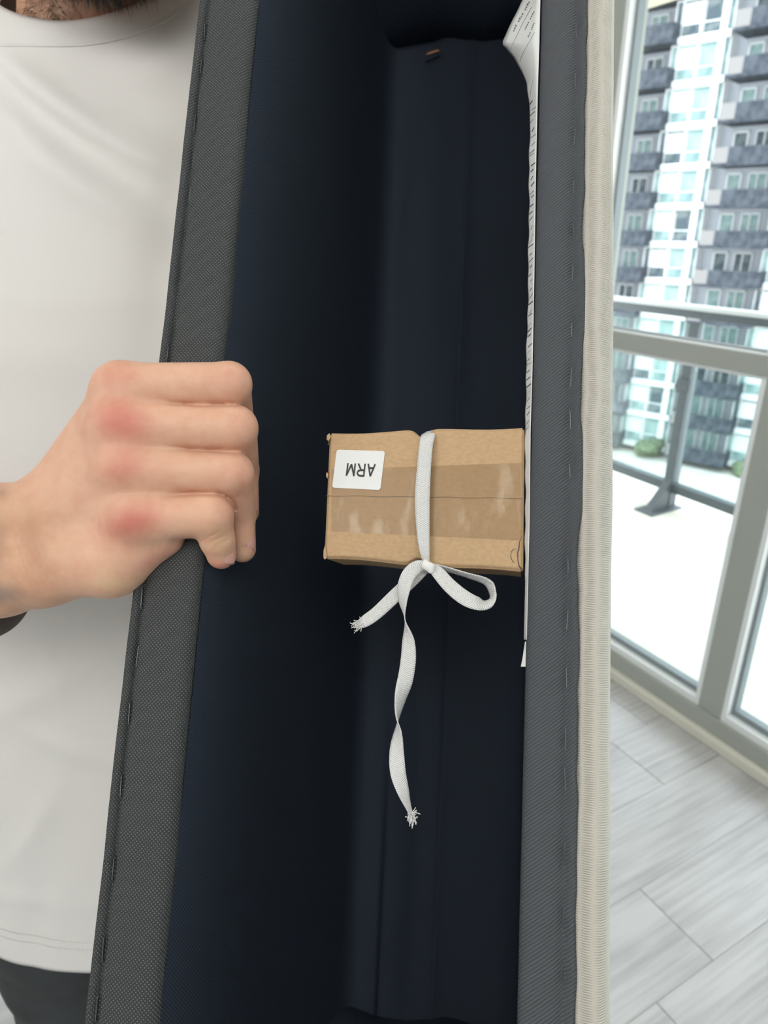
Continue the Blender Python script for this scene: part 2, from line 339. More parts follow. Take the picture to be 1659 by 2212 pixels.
# glazing: one structure with its bars and panes
win = empty('window_1'); tag(win, kind='structure')
def wbar(name, a, b_, m, lab=None): return link(name, box_me(name, a, b_, T, .002), M[m], win, lab)
MU = [.965-.665*k for k in (4, 3, 2, 1)] + [.965, 1.632, 2.30, 2.965]
wbar('sill', (RX0, -.045, .034), (RX1, .06, .088), 'frame')
wbar('transom', (RX0, -.035, 1.059), (RX1, .03, 1.108), 'frame')
wbar('head_rail', (RX0, -.045, CEIL-.09), (RX1, .06, CEIL), 'frame')
for x in MU: wbar('mullion', (x-.037, -.035, .088), (x+.037, .05, CEIL-.09), 'frame')
ME = [RX0+.037]+MU+[RX1-.037]
for a, b_ in zip(ME, ME[1:]):
    for z0, z1, bh, gh in ((.088, 1.059, .022, .040), (1.108, CEIL-.09, .003, .007)):
        x0, x1 = a+.037, b_-.037
        if x1-x0 < .1: continue
        fr = boxes_me('glazing_bead', [((x0, -.034, z0), (x1, -.004, z0+bh)), ((x0, -.028, z1-.01), (x1, -.004, z1)), ((x0, -.034, z0+bh), (x0+.014, -.004, z1-.01)), ((x1-.014, -.034, z0+bh), (x1, -.004, z1-.01))])
        fr.transform(Matrix(((WD[0], WN[0], 0, WN[0]*WDIST), (WD[1], WN[1], 0, WN[1]*WDIST), (0, 0, 1, 0), (0, 0, 0, 1))))
        bead = link('glazing_bead', fr, M['bead'], win, 'pale glazing bead')
        g = boxes_me('gasket', [((x0+.014, -.012, z0+bh), (x1-.014, .012, z0+gh)), ((x0+.014, -.012, z0+gh), (x0+.024, .012, z1-.01)), ((x1-.024, -.012, z0+gh), (x1-.014, .012, z1-.01))])
        g.transform(Matrix(((WD[0], WN[0], 0, WN[0]*WDIST), (WD[1], WN[1], 0, WN[1]*WDIST), (0, 0, 1, 0), (0, 0, 0, 1))))
        link('gasket', g, M['gasket'], bead, 'dark rubber gasket')
        link('pane', box_me('pane', (x0+.01, -.003, z0+.02), (x1-.01, .003, z1-.008), T), M['glass'], win)
link('baseboard_window', box_me('base', (RX0, -.062, 0), (RX1, .06, .034), T, .004), M['stone'])['kind'] = 'structure'
# balcony
BO = 1.40
link('balcony_floor', box_me('balcony', (RX0-1, .061, -.24), (RX1+2, BO+.22, -.02), T), M['deck'])['kind'] = 'structure'
link('balcony_ceiling', box_me('soffit', (RX0-1, .061, 2.36), (RX1+2, BO+.02, 2.6), T), M['soffit'])['kind'] = 'structure'
rail = empty('balcony_railing', loc=T(2.29, BO, -.02)); tag(rail, 'grey metal balcony railing with glass panels outside the window', 'railing')
bpy.context.view_layer.update(); RI = rail.matrix_world.inverted()
def rpart(name, me, m, lab=None, par=None):
    me.transform(RI) if par is None else None
    return link(name, me, M[m], par or rail, lab)
rpart('top_rail', box_me('top_rail', (RX0-1, BO-.035, .975), (RX1+2, BO+.035, 1.014), T, .004), 'railmetal')
rpart('top_rail_lit_strip', box_me('cap', (RX0-1, BO-.036, 1.013), (RX1+2, BO+.036, 1.035), T, .004), 'raillit', 'pale strip painted as the lit top of the rail')
rpart('bottom_rail', box_me('bottom_rail', (RX0-1, BO-.025, .075), (RX1+2, BO+.025, .125), T, .004), 'railmetal')
for x in (2.29-1.35*2, 2.29-1.35, 2.29, 2.29+1.35, 2.29+2.7):
    rpart('post', box_me('post', (x-.027, BO-.028, -.02), (x+.027, BO+.028, .955), T, .003), 'railmetal')
    V = [T(x+a, BO+b_, z) for a in (-.022, .022) for b_, z in ((-.028, -.012), (-.16, -.012), (-.028, .14))]
    rpart('gusset', mesh('gusset', V, [(0, 1, 2), (3, 5, 4), (0, 3, 4, 1), (1, 4, 5, 2), (2, 5, 3, 0)]), 'railmetal')
    rpart('base_plate', box_me('base_plate', (x-.06, BO-.19, -.02), (x+.06, BO+.05, -.010), T, .003), 'railmetal')
    rpart('glass_clamp', box_me('clamp', (x-.04, BO-.04, .62), (x+.04, BO-.02, .68), T, .003), 'railmetal')
    if x < 4.5: rpart('glass_panel', box_me('glass_panel', (x+.035, BO-.005, .126), (x+1.35-.035, BO+.005, .954), T), 'railglass', 'clear glass infill panel')

# =================================================================== the block across the courtyard
az = math.radians(19.3); B0 = np.array([sin(az), cos(az), 0])*66.5; ba = math.radians(-47.6)
BD = -np.array([sin(ba), cos(ba), 0]); BNv = -np.array([BD[1], -BD[0], 0]);  BNv = BNv if BNv@B0 < 0 else -BNv
BM = Matrix(((BD[0], BNv[0], 0, B0[0]), (BD[1], BNv[1], 0, B0[1]), (0, 0, 1, 0), (0, 0, 0, 1)))
# (local x along the facade, local y outwards to the viewer)
bld = empty('apartment_building', mw=Matrix.Translation((B0[0], B0[1], -18)))
tag(bld, 'white and grey apartment tower with stacked dark balconies across the courtyard', 'building')
def bme(name, lst):
    me = boxes_me(name, lst); me.transform(Matrix(((BD[0], BNv[0], 0, 0), (BD[1], BNv[1], 0, 0), (0, 0, 1, 0), (0, 0, 0, 1))))
    bm = bmesh.new(); bm.from_mesh(me); bmesh.ops.recalc_face_normals(bm, faces=bm.faces); bm.to_mesh(me); bm.free(); return me
FH, PER = 2.86, 9.3; Z0 = 18+5.43                                 # underside of the reference slab
link('wall', bme('wall', [((-36, -14, 0), (30, -1.45, 46))]), M['bgrey'], bld)
meshes = dict(
    floor_slab=bme('floor_slab', [((0, -1.45, 0), (4.45, .35, .42))]),
    pier=bme('pier', [((.05, -.3, .42), (.12, 0, FH)), ((.55, -.3, .42), (.64, 0, FH)), ((3.5, -.3, .42), (4.0, 0, FH)), ((.05, -1.45, .42), (.15, -.3, FH)), ((4.25, -1.45, .42), (4.35, -.3, FH)), ((.12, -.3, 2.74), (3.5, 0, FH)), ((2.0, -.3, .42), (2.14, 0, 2.74))]),
    window_a=bme('window', [((.12, -.2, .42), (2.0, -.16, 2.74))]), blind=bme('blind', [((.68, -.15, 1.2), (1.9, -.12, 2.58))]),
    window_b=bme('window', [((2.14, -.2, .42), (3.5, -.16, 2.74))]), bar=bme('window_bar', [((2.14, -.15, 1.18), (3.5, -.08, 1.27)), ((2.2, -.15, .55), (2.26, -.1, 2.6))]),
    window_c=bme('window', [((4.0, -.32, .42), (4.25, -.28, FH))]),
    door_frame=bme('balcony_door', [((5.3, -1.45, .4), (5.42, -1.3, 2.5)), ((6.3, -1.45, .4), (6.42, -1.3, 2.5)), ((5.3, -1.45, 2.4), (6.42, -1.3, 2.52)), ((6.9, -1.45, .4), (7.0, -1.3, 2.5)), ((8.2, -1.45, .4), (8.3, -1.3, 2.5)), ((7.5, -1.45, .4), (7.6, -1.3, 2.5)), ((6.9, -1.45, 2.4), (8.3, -1.3, 2.52))]),
    door_glass=bme('door_glass', [((5.42, -1.44, .4), (6.3, -1.38, 2.4)), ((7.0, -1.44, .4), (8.2, -1.38, 2.4))]),
    balcony_slab=bme('balcony_slab', [((5.0, -1.45, -.02), (9.9, 1.5, .2))]),
    balcony_front=bme('balcony_front', [((6.05, 1.42, .2), (9.9, 1.5, 1.25)), ((9.82, -.2, .2), (9.9, 1.42, 1.25)), ((5.0, -.2, .2), (5.08, 1.42, 1.25))]),
    balcony_panel=bme('balcony_panel', [((5.0, 1.42, .2), (6.05, 1.5, 1.25))]))
for kb in (-2, -1, 0, 1):
    for kf in range(-8, 8):
        off = BD*(kb*PER); z = Z0+kf*FH
        if z < .3: continue
        def bp(name, key, m, par=bld, lab=None):
            o = link(name, meshes[key], None, par, lab)
            if not meshes[key].materials: meshes[key].materials.append(M[m])
            if par is bld: o.location = (off[0], off[1], z)
            if m not in (meshes[key].materials[0].name, ) and meshes[key].materials[0] is not M[m]:
                o.material_slots[0].link = 'OBJECT'; o.material_slots[0].material = M[m]
            return o
        bp('floor_slab', 'floor_slab', 'bwhite'); bp('pier', 'pier', 'bwhite')
        w = bp('window', 'window_a', 'bgreen' if (kf+kb) % 3 else 'bdark'); bp('blind', 'blind', 'bblind', w)
        w = bp('window', 'window_b', 'bdark' if (kf*7+kb*3) % 5 == 1 else 'bgreen'); bp('window_bar', 'bar', 'bwhite', w)
        bp('window', 'window_c', 'bgreen')
        d = bp('balcony_door', 'door_frame', 'bwhite'); bp('door_glass', 'door_glass', 'bgreen' if (kf*5+kb) % 3 else 'bdark', d)
        bs = bp('balcony', 'balcony_slab', 'bslate', lab='dark balcony'); bp('balcony_front', 'balcony_front', 'bslate', bs); bp('balcony_panel', 'balcony_panel', 'bpanel', bs)
link('courtyard', box_me('courtyard', (-60, 2, -18.3), (140, 170, -18), T), M['pave'])['kind'] = 'structure'
for (u, v, r_, lab) in ((1400, 988, 1.1, 'green courtyard shrub beyond the railing post, left of it'), (1606, 1030, .9, 'green courtyard shrub right of the railing post')):
    q = ray(u, v); p = EY+q*((-18-1.4)/q[2]); V, F_ = nets(lambda G: np.minimum.reduce([ell(G, c, (a,)*3) for c, a in [((rng.uniform(-.7, .7), rng.uniform(-.7, .7), .55+rng.uniform(0, .7)), rng.uniform(.45, .7)) for _ in range(1)]+BL]), (-1.6,)*3, (1.6, 1.6, 2.2), .12) if False else (None, None)
    blobs = [((rng.uniform(-.7, .7)*r_, rng.uniform(-.7, .7)*r_, (.4+rng.uniform(0, .8))*r_), rng.uniform(.35, .6)*r_) for _ in range(12)]
    V, F_ = nets(lambda G: np.minimum.reduce([ell(G, c, (a,)*3) for c, a in blobs]), (-1.4*r_, -1.4*r_, -.02), (1.4*r_, 1.4*r_, 1.9*r_), .14*r_)
    V = V+rng.normal(0, .05*r_, V.shape); V[:, 2] = np.maximum(V[:, 2], 0)
    o = link('shrub', np_mesh('shrub', V, F_), M['leaf']); o.location = p; tag(o, lab, 'shrub', 'courtyard shrubs')

# =================================================================== the sofa arm, hollow side to the viewer
arm = empty('sofa_arm', mw=ARM); tag(arm, 'hollow cream sofa arm held upright, open underside lined with black cloth', 'sofa arm')
Y0, Y1, DEP = -.385, .545, .30
ys = np.linspace(Y0+.02, Y1-.02, 620)
def wob(y, s, a): return a*(np.sin(y*s)+.6*np.sin(y*s*2.3+1.3)+.4*np.sin(y*s*4.1+.5))
stL = [(440, 64), (432, 141), (428, 216), (418, 265), (416, 343), (408, 418), (401, 505), (392, 590), (378, 716), (359, 766), (303, 1291), (294, 1417), (276, 1542), (258, 1700), (241, 1879), (219, 2053), (205, 2182)]
stR = [(1243, 60), (1246, 170), (1243, 290), (1243, 400), (1242, 500), (1240, 590), (1237, 705), (1235, 812), (1236, 905), (1234, 1008), (1226, 1223), (1223, 1338), (1228, 1466), (1226, 1597), (1221, 1685), (1222, 1850), (1219, 1990), (1216, 2110)]
SL = [aloc(*p) for p in stL]; SR = [aloc(*p) for p in stR]
def near(y, lst, w=.006): return sum(np.exp(-((y-s[1])/w)**2) for s in lst)
# left strip
prof = [(-.1245, -.035), (-.1246, -.012), (-.1244, -.005), (-.1235, -.0015), (-.1222, .0004), (-.1206, .0008), (-.1192, .0002), (-.1183, -.0010), (-.1176, -.0015), (-.1168, -.0008), (-.1155, .0002), (-.112, .0006), (-.106, .0004), (-.100, .0005), (-.0950, .0002), (-.0922, -.0006), (-.0903, -.0020), (-.0893, -.0040), (-.0889, -.006), (-.0895, -.012)]
P = []
for y in ys:
    g = near(y, SL, .0065); row = []
    for (x, z) in prof:
        gd = math.exp(-((x+.1176)/.0014)**2); zz = z-gd*(.0005+.0011*g)+wob(y, 40, .0002)*(1 if z > -.004 else 0)
        row.append((x+wob(y, 17, .0003)*(1 if x > -.118 else .4), y, zz))
    P.append(row)
link('edge_cloth', arc_uv(grid_me('edge_cloth', P), P), M['rim'], arm, 'dark grey dotted cloth strip stapled along the left rim', True)
# right strip
prof = [(.0675, -.012), (.0659, -.008), (.0655, -.0040), (.0663, -.0016), (.0678, -.0003), (.071, .0003), (.075, .0005), (.079, .0004), (.0812, -.0001), (.0825, -.0009), (.0835, -.0004), (.0848, .0008), (.0862, .0010), (.0871, .0008), (.0875, -.0002), (.0872, -.0010), (.084, -.0016)]
P = []
for y in ys:
    g = near(y, SR, .006); e = wob(y, 31, .00035)+.0006*math.sin(y*75)*math.exp(-((y-.03)/.1)**2)+.0011*math.exp(-((y-.105)/.022)**2); row = []
    for (x, z) in prof:
        gd = math.exp(-((x-.0825)/.0013)**2); edge = max(0, (x-.078)/.0095)
        row.append((x+e*edge+.0004*wob(y, 90, .8)*edge, y, z-gd*.0011*g+wob(y, 50, .00012)))
    P.append(row)
link('edge_cloth', arc_uv(grid_me('edge_cloth', P), P), M['rim_ribbed'], arm, 'dark grey ribbed cloth strip along the right rim', True)
# cream upholstery: a wrapped section running the whole length, rounded at the corners
out = [(.0840, -.0020), (.0868, -.0012), (.0885, .0008), (.0905, .0021), (.0935, .0026), (.0965, .0017), (.0990, -.0006), (.1006, -.0040), (.1014, -.009), (.1017, -.02), (.1019, -.10), (.1019, -.20), (.1015, -.27), (.099, -.287), (.092, -.297), (.08, -.300), (0, -.302), (-.10, -.300), (-.115, -.297), (-.1225, -.287), (-.1250, -.27), (-.1255, -.15), (-.1252, -.03), (-.1251, -.012)]
P = []
for y in np.linspace(Y0, Y1, 500):
    c = 0
    row = [(x+wob(y, 23, .0002)*(1 if x > .0995 else 0), y, z+wob(y, 19, .00035)*(1 if z > -.01 and x > 0 else 0)) for x, z in out]; P.append(row)
link('upholstery', grid_me('upholstery', P), M['beige'], arm, 'cream ribbed upholstery fabric', True)
for y0, y1 in ((Y0-.012, Y0+.024), (Y1-.024, Y1+.012)):
    o = link('end_panel', box_me('end_panel', (-.1235, y0, -.299), (.1005, y1, -.0005), None, .006), M['beige'], arm, None, True)
# liner: left wall, back, right wall, ends, as one draped sheet
ny = 160; P = []
sec = [(-.0888, -.005), (-.0884, -.03), (-.087, -.10), (-.083, -.18), (-.078, -.25), (-.072, -.274), (-.060, -.281), (-.04, -.282), (-.02, -.281), (-.004, -.2795), (.0006, -.2775), (.004, -.2790), (.012, -.2815), (.03, -.282), (.05, -.279), (.0605, -.272), (.0648, -.258), (.0652, -.20), (.0656, -.10), (.0660, -.03), (.0668, -.006)]
SEC = catmull(np.array(sec), 4)
for y in np.linspace(Y0+.028, Y1-.028, ny):
    tt = (y-Y0)/(Y1-Y0); row = []
    for x, z in SEC:
        xx = x+(.012*(1-tt)-.004)*max(0, min(1, (-z-.15)/.1))*(1 if x < -.05 else 0)
        fold = .0012*math.sin(x*160+y*9)*(1 if z < -.26 else 0)+.002*math.exp(-((x+.035+.02*math.sin(y*7))/.008)**2)*(z < -.26)
        row.append((min(xx, .0668), y, z+fold))
    P.append(row)
link('lining', grid_me('lining', P), M['lining'], arm, 'black cloth lining of the hollow', True)
for ye, sg in ((Y0+.027, 1), (Y1-.027, -1)):
    P = []
    for i in range(24):
        z = -.004-.279*i/23; P.append([(x, ye+sg*(.010*math.exp(-((i-21)/3)**2)+.004*math.sin(x*60+i*.3)*(i/23)), z) for x in np.linspace(-.089, .0656, 24)])
    link('end_lining', grid_me('end_lining', P), M['lining'], arm, None, True)
# staples: a flattened crown with two legs going into the rim
def staple_me(w):
    return tube_me('staple', [(0, -w/2, -.0022), (0, -w/2, 0), (0, -w/2+.0004, .0004), (0, w/2-.0004, .0004), (0, w/2, 0), (0, w/2, -.0022)], .00032, 6)
sm = staple_me(.0098)
for i, (x, y, z) in enumerate(SL):
    o = link('staple', sm, M['steel'], arm); o.location = (x+.0002, y, -.0013); o.rotation_euler = (0, 0, math.radians(rng.uniform(-3, 3)))
for i, (x, y, z) in enumerate(SR):
    o = link('staple', sm, M['steel'], arm); o.location = (.0825, y, -.0020); o.rotation_euler = (0, 0, math.radians(rng.uniform(-4, 4)))
x, y, z = aloc(935, 112, .272); o = link('staple', tube_me('copper_staple', [(-.006, -.001, 0), (-.005, -.0012, .0012), (.005, .0012, .0012), (.006, .001, 0)], .0014, 6), M['copper'], arm, 'copper staple deep inside the top'); o.location = (x, y, -.2735)
# care label sheet standing off the right wall, its top corner curling into the hollow
near_v = [(-120, 1169), (0, 1168), (90, 1166), (180, 1163), (260, 1161), (400, 1158), (600, 1155), (800, 1151), (930, 1147), (1100, 1145), (1300, 1142.5), (1382, 1142)]
far_c = [(-120, 1205), (0, 1128), (90, 1085), (97, 1086), (125, 1112), (180, 1139), (260, 1145), (400, 1143), (600, 1141.5), (800, 1137), (930, 1134.5), (1100, 1134.5), (1300, 1134.5), (1382, 1135.5)]
vn = np.concatenate([np.linspace(-120, 90, 14), np.linspace(97, 260, 26), np.linspace(275, 1382, 90)])
nx = np.interp(vn, [p[0] for p in near_v], [p[1] for p in near_v]); fx = np.interp(vn, [p[0] for p in far_c], [p[1] for p in far_c])
P = []
for v, a, b_ in zip(vn, nx, fx):
    nearp = np.array(aloc(a-1, v, .0025)); w = float(np.clip((300-v)/200, 0, 1)); farp = np.array(aloc(b_, v+0*w, .010+.022*w)); row = []
    ripple = .00022*math.sin(v*.09)+.00015*math.sin(v*.031)
    nearp[0] = min(.0657, nearp[0]); farp[0] = min(.0645, farp[0]+ripple)
    for s in np.linspace(0, 1, 7):
        q = nearp*(1-s)+farp*s; q[0] -= .0010*w*math.sin(pi*s); row.append(q)
    P.append(row)
me = grid_me('care_label', P); lab = link('care_label', me, M['paper'], arm, 'long white printed paper label against the right inner wall', True)
sd = lab.modifiers.new('t', 'SOLIDIFY'); sd.thickness = .00018; sd.offset = 0
PG = np.array(P)
def on_label(v, s):
    i = np.interp(v, vn, np.arange(len(vn))); i0 = int(min(i, len(vn)-2)); f = i-i0; j = s*6; j0 = int(min(j, 5)); g = j-j0
    q = (PG[i0, j0]*(1-f)+PG[i0+1, j0]*f)*(1-g)+(PG[i0, j0+1]*(1-f)+PG[i0+1, j0+1]*f)*g; return q+np.array([-.00022, 0, .00022])
def marks(name, lst, m):
    V, F_ = [], []
    for (v0, s0), (v1, s1), w in lst:
        a, b_ = on_label(v0, s0), on_label(v1, s1); t_ = (b_-a)/np.linalg.norm(b_-a); sd_ = np.cross(t_, [.5, 0, .86]); sd_ /= np.linalg.norm(sd_); k = len(V)
        V += [a-sd_*w/2, a+sd_*w/2, b_+sd_*w/2, b_-sd_*w/2]; F_.append((k, k+1, k+2, k+3))
    return link(name, mesh(name, V, F_, False), m, lab, None)
rules = [((-110+14*i, .72), (-110+14*(i+1), .72-.0*i), .0002) for i in range(0)]
def px_on(u, v):                                                   # a print position measured on the curled part
    f = float(np.interp(v, vn, fx)); a = float(np.interp(v, vn, nx))-1; return (v, float(np.clip((a-u)/(a-f), 0.02, .98)))
def pline(p0, p1, w, n_=8):
    ps = [px_on(p0[0]+(p1[0]-p0[0])*k/n_, p0[1]+(p1[1]-p0[1])*k/n_) for k in range(n_+1)]; return [(a, b_, w) for a, b_ in zip(ps, ps[1:])]
marks('printed_rule', pline((1160, 2), (1107, 108), .00025)+pline((1158, 70), (1127, 134), .0002)+pline((1155, 172), (1148, 210), .00018, 4), M['ink_grey'])
tx = []
for (x0, y0), (x1, y1), w, n_ in (((1150, 4), (1114, 70), .0011, 13), ((1158, 25), (1140, 66), .0007, 9), ((1158, 50), (1146, 82), .0008, 8)):
    for k in range(n_):
        f0, f1 = k/n_, (k+.72)/n_
        if (k*7) % 5 == 3: continue
        tx.append((px_on(x0+(x1-x0)*f0, y0+(y1-y0)*f0), px_on(x0+(x1-x0)*f1, y0+(y1-y0)*f1), 1.5*w*(.55+.45*((k*5) % 3)/2)))
marks('printed_text', tx, M['ink_grey'])
bl = []
for v in np.arange(215, 930, 15): a_ = rng.uniform(-4, 4); bl.append(((v+a_, rng.uniform(.05, .45)), (v+a_+rng.uniform(6, 12), rng.uniform(.6, .98)), rng.uniform(.0002, .0007)))
marks('printed_text', bl, M['ink_grey'])
P = [[aloc(a, v, .004+.001*k) for k, a in enumerate((1141, 1137+d, 1133+d))] for v, d in ((1386, 1), (1400, -1), (1420, -4), (1440, -8))]
link('label_tail', grid_me('label_tail', P), M['paper'], arm, 'small white paper tail below the label', True)

# =================================================================== the cardboard box
bx = empty('cardboard_box', mw=ARM@Matrix.Translation((.017, .008, -.03))); tag(bx, 'small brown cardboard box tied with white tape inside the hollow arm', 'box')
BOFF = Vector((.017, .008, -.03))
def bface(u, v, off): return np.array(aloc(u, v, off))-np.array(BOFF)
TL, TR_, BR_, BL_ = bface(712, 935, .020), bface(1133, 922, .008), bface(1130, 1236, .008), bface(700, 1206, .020)
nu, nv, nd = 60, 30, 8; depth = .036
def bpos(s, t, d):
    p = (TL*(1-s)+TR_*s)*(1-t)+(BL_*(1-s)+BR_*s)*t; p = p.copy()
    pin = math.exp(-((s-.50)/.035)**2); e = (2*t-1)
    p[1] += .0020*pin*e*abs(e)**6*(1-.3*d)*(1 if True else 0); p[1] -= 0
    p[2] += .0012*(1-(2*s-1)**2)*(1-e*e)*(1-d)*1-.0016*pin*abs(e)**10*(1-d)-depth*d
    p[1] += .0006*math.sin(s*9)*e
    return p
def bpinch(s, t, d):
    p = bpos(s, t, d); pin = math.exp(-((s-.50)/.04)**2); e = 2*t-1; p[1] += (.0019+.0020)*pin*e*abs(e)**5*0; 
    p[1] += .0018*pin*(1 if t < .5 else -1)*abs(e)**6*(-1); return p
V = []; F_ = []
def patch(fn, a, b_):
    k = len(V)
    for i in range(a+1):
        for j in range(b_+1): V.append(fn(i/a, j/b_))
    for i in range(a):
        for j in range(b_): F_.append((k+i*(b_+1)+j, k+(i+1)*(b_+1)+j, k+(i+1)*(b_+1)+j+1, k+i*(b_+1)+j+1))
patch(lambda s, t: bpinch(s, t, 0), nu, nv); patch(lambda s, t: bpinch(s, t, 1), nu, nv)
patch(lambda s, d: bpinch(s, 0, d), nu, nd); patch(lambda s, d: bpinch(s, 1, d), nu, nd)
patch(lambda t, d: bpinch(0, t, d), nv, nd); patch(lambda t, d: bpinch(1, t, d), nv, nd)
me = mesh('carton', V, F_, False); bm = bmesh.new(); bm.from_mesh(me); bmesh.ops.remove_doubles(bm, verts=bm.verts, dist=.00002)
bmesh.ops.recalc_face_normals(bm, faces=bm.faces); es = [e for e in bm.edges if len(e.link_faces) == 2 and e.calc_face_angle(0) > .9]
bmesh.ops.bevel(bm, geom=es, offset=.0009, segments=2, affect='EDGES'); bm.to_mesh(me); bm.free()
link('carton', me, M['card'], bx, None, True)
def onbox(u, v, lift=.0):
    # invert the front-face bilinear map by a short search in the measured corners
    s, t = (u-706)/426, (v-930)/290
    for _ in range(12):
        p = bpinch(s, t, 0); q = Vector(ARM@Vector(tuple(p+np.array(BOFF)))); c = np.array(q)-EY; d = c@CF
        uu = 829.5+FPX*(c@CR)/d; vv = 1106-FPX*(c@CU)/d; s += (u-uu)/425; t += (v-vv)/290
    p = bpinch(s, t, 0); p[2] += lift; return p
def strip(name, pts, w, m, lift, par=bx, lab=None):
    C_ = [onbox(u, v, lift) for u, v in pts]; V = []
    for i, p in enumerate(C_):
        t_ = C_[min(i+1, len(C_)-1)]-C_[max(0, i-1)]; t_ /= np.linalg.norm(t_); sd_ = np.cross(t_, [0, 0, 1]); ww = w if not hasattr(w, '__len__') else w[i]; V += [p-sd_*ww/2, p+sd_*ww/2]
    return link(name, mesh(name, V, [(2*i, 2*i+1, 2*i+3, 2*i+2) for i in range(len(C_)-1)], False), M[m], par, lab)
seam = [(704+i*(1129-704)/40, 1071+6*i/40+.8*math.sin(i*.7)) for i in range(41)]
strip('flap_seam', seam, .00034, 'card_dark', .00012, bx, 'dark slit between the two flaps')
def sheet(name, u0, u1, top, bot, m, lift, n_=24, k_=10, lab=None):
    P = [[onbox(u0+(u1-u0)*i/n_, (top(i/n_)*(1-j/k_)+bot(i/n_)*j/k_), lift) for j in range(k_+1)] for i in range(n_+1)]
    return link(name, grid_me(name, P), M[m], bx, lab, True)
sheet('packing_tape', 716, 1128, lambda s: 1014-14*s, lambda s: 1148+20*s, 'packing', .00022, 60, 18, 'clear packing tape across the flaps')
# torn corner lines and lifted scraps
strip('tear', [(1127, 1158), (1122, 1172), (1121, 1184), (1118, 1196), (1119, 1210), (1121, 1222), (1126, 1229), (1129, 1233)], [.0002, .0004, .0006, .0005, .0004, .0005, .0009, .0012], 'card_dark', .00014)
strip('tear', [(1116, 1186), (1109, 1186), (1104, 1193), (1103, 1203), (1107, 1212), (1111, 1216)], .00025, 'card_dark', .00014)
strip('tear', [(707, 945), (711, 952), (709, 962)], .0005, 'card_dark', .00014)
for pts in ([(712, 936), (707, 941), (705, 950), (710, 953), (715, 944)], [(701, 1176), (696, 1190), (695, 1205), (700, 1209), (706, 1204), (704, 1190)], [(706, 1020), (704, 1026), (704, 1030), (708, 1034), (709, 1024)]):
    a = [onbox(max(u, 707), v, (.0003+.0003*(k % 2))) + np.array([min(0, (u-707))*.00016, 0, 0]) for k, (u, v) in enumerate(pts)]
    me = mesh('torn_scrap', a+[p-np.array([0, 0, .0006]) for p in a], [tuple(range(len(a)))]+[tuple(range(2*len(a)-1, len(a)-1, -1))]+[(i, (i+1) % len(a), (i+1) % len(a)+len(a), i+len(a)) for i in range(len(a))])
    link('torn_scrap', me, M['card'], bx)
# sticker with ARM printed upside down
sc_ = [(728, 972), (832, 975), (822, 1059), (718, 1054)]; c4 = [onbox(u, v, .0004) for u, v in sc_]
def onst(s, t, lift=0): p = (c4[0]*(1-s)+c4[1]*s)*(1-t)+(c4[3]*(1-s)+c4[2]*s)*t; return p+np.array([0, 0, lift])
rr_ = .05; ring = []
for cx, cy, a0 in ((1-rr_, rr_*1.25, -90), (1-rr_, 1-rr_*1.25, 0), (rr_, 1-rr_*1.25, 90), (rr_, rr_*1.25, 180)):
    for k in range(6):
        a = math.radians(a0+90*k/5); ring.append((cx+rr_*cos(a), cy+rr_*1.25*sin(a)))
a = [onst(s, t, .0002) for s, t in ring]; n_ = len(a)
st = link('sticker', mesh('sticker', a+[p-np.array([0, 0, .0006]) for p in a], [tuple(range(n_)), tuple(range(2*n_-1, n_-1, -1))]+[(i, (i+1) % n_, (i+1) % n_+n_, i+n_) for i in range(n_)]), M['paper'], bx, 'white sticker reading ARM, upside down')
def stroke_letters(strokes, w):
    V, F2 = [], []
    for (xa, ya), (xb, yb) in strokes:
        L = math.hypot(xb-xa, yb-ya); nx_, ny_ = -(yb-ya)/L*w/2, (xb-xa)/L*w/2; k = len(V)
        V += [(xa+nx_, ya+ny_), (xa-nx_, ya-ny_), (xb-nx_, yb-ny_), (xb+nx_, yb+ny_)]; F2.append((k, k+1, k+2, k+3))
    return V, F2
bowl = [(1.42+.0+.34*sin(a), .72+.22*cos(a)) for a in np.linspace(0, pi, 9)]
LET = [((0.05, 0), (.40, .95)), ((.40, .95), (.75, 0)), ((.17, .32), (.63, .32)), ((1.07, 0), (1.07, 1)), ((1.02, .94), (1.42, .94)), ((1.02, .50), (1.42, .50)), ((1.40, .50), (1.76, 0)), ((2.08, 0), (2.08, 1)), ((2.08, .96), (2.46, .08)), ((2.46, .08), (2.84, .96)), ((2.84, 0), (2.84, 1))]+list(zip(bowl, bowl[1:]))
V2, F2 = stroke_letters(LET, .15)
tme = mesh('sticker_text', [onst(.845-.585*x/2.9, .345+.335*y, .00035) for x, y in V2], F2, False)        # turned half round: reads from right to left, feet up
link('sticker_text', tme, M['ink'], st, 'black letters ARM')

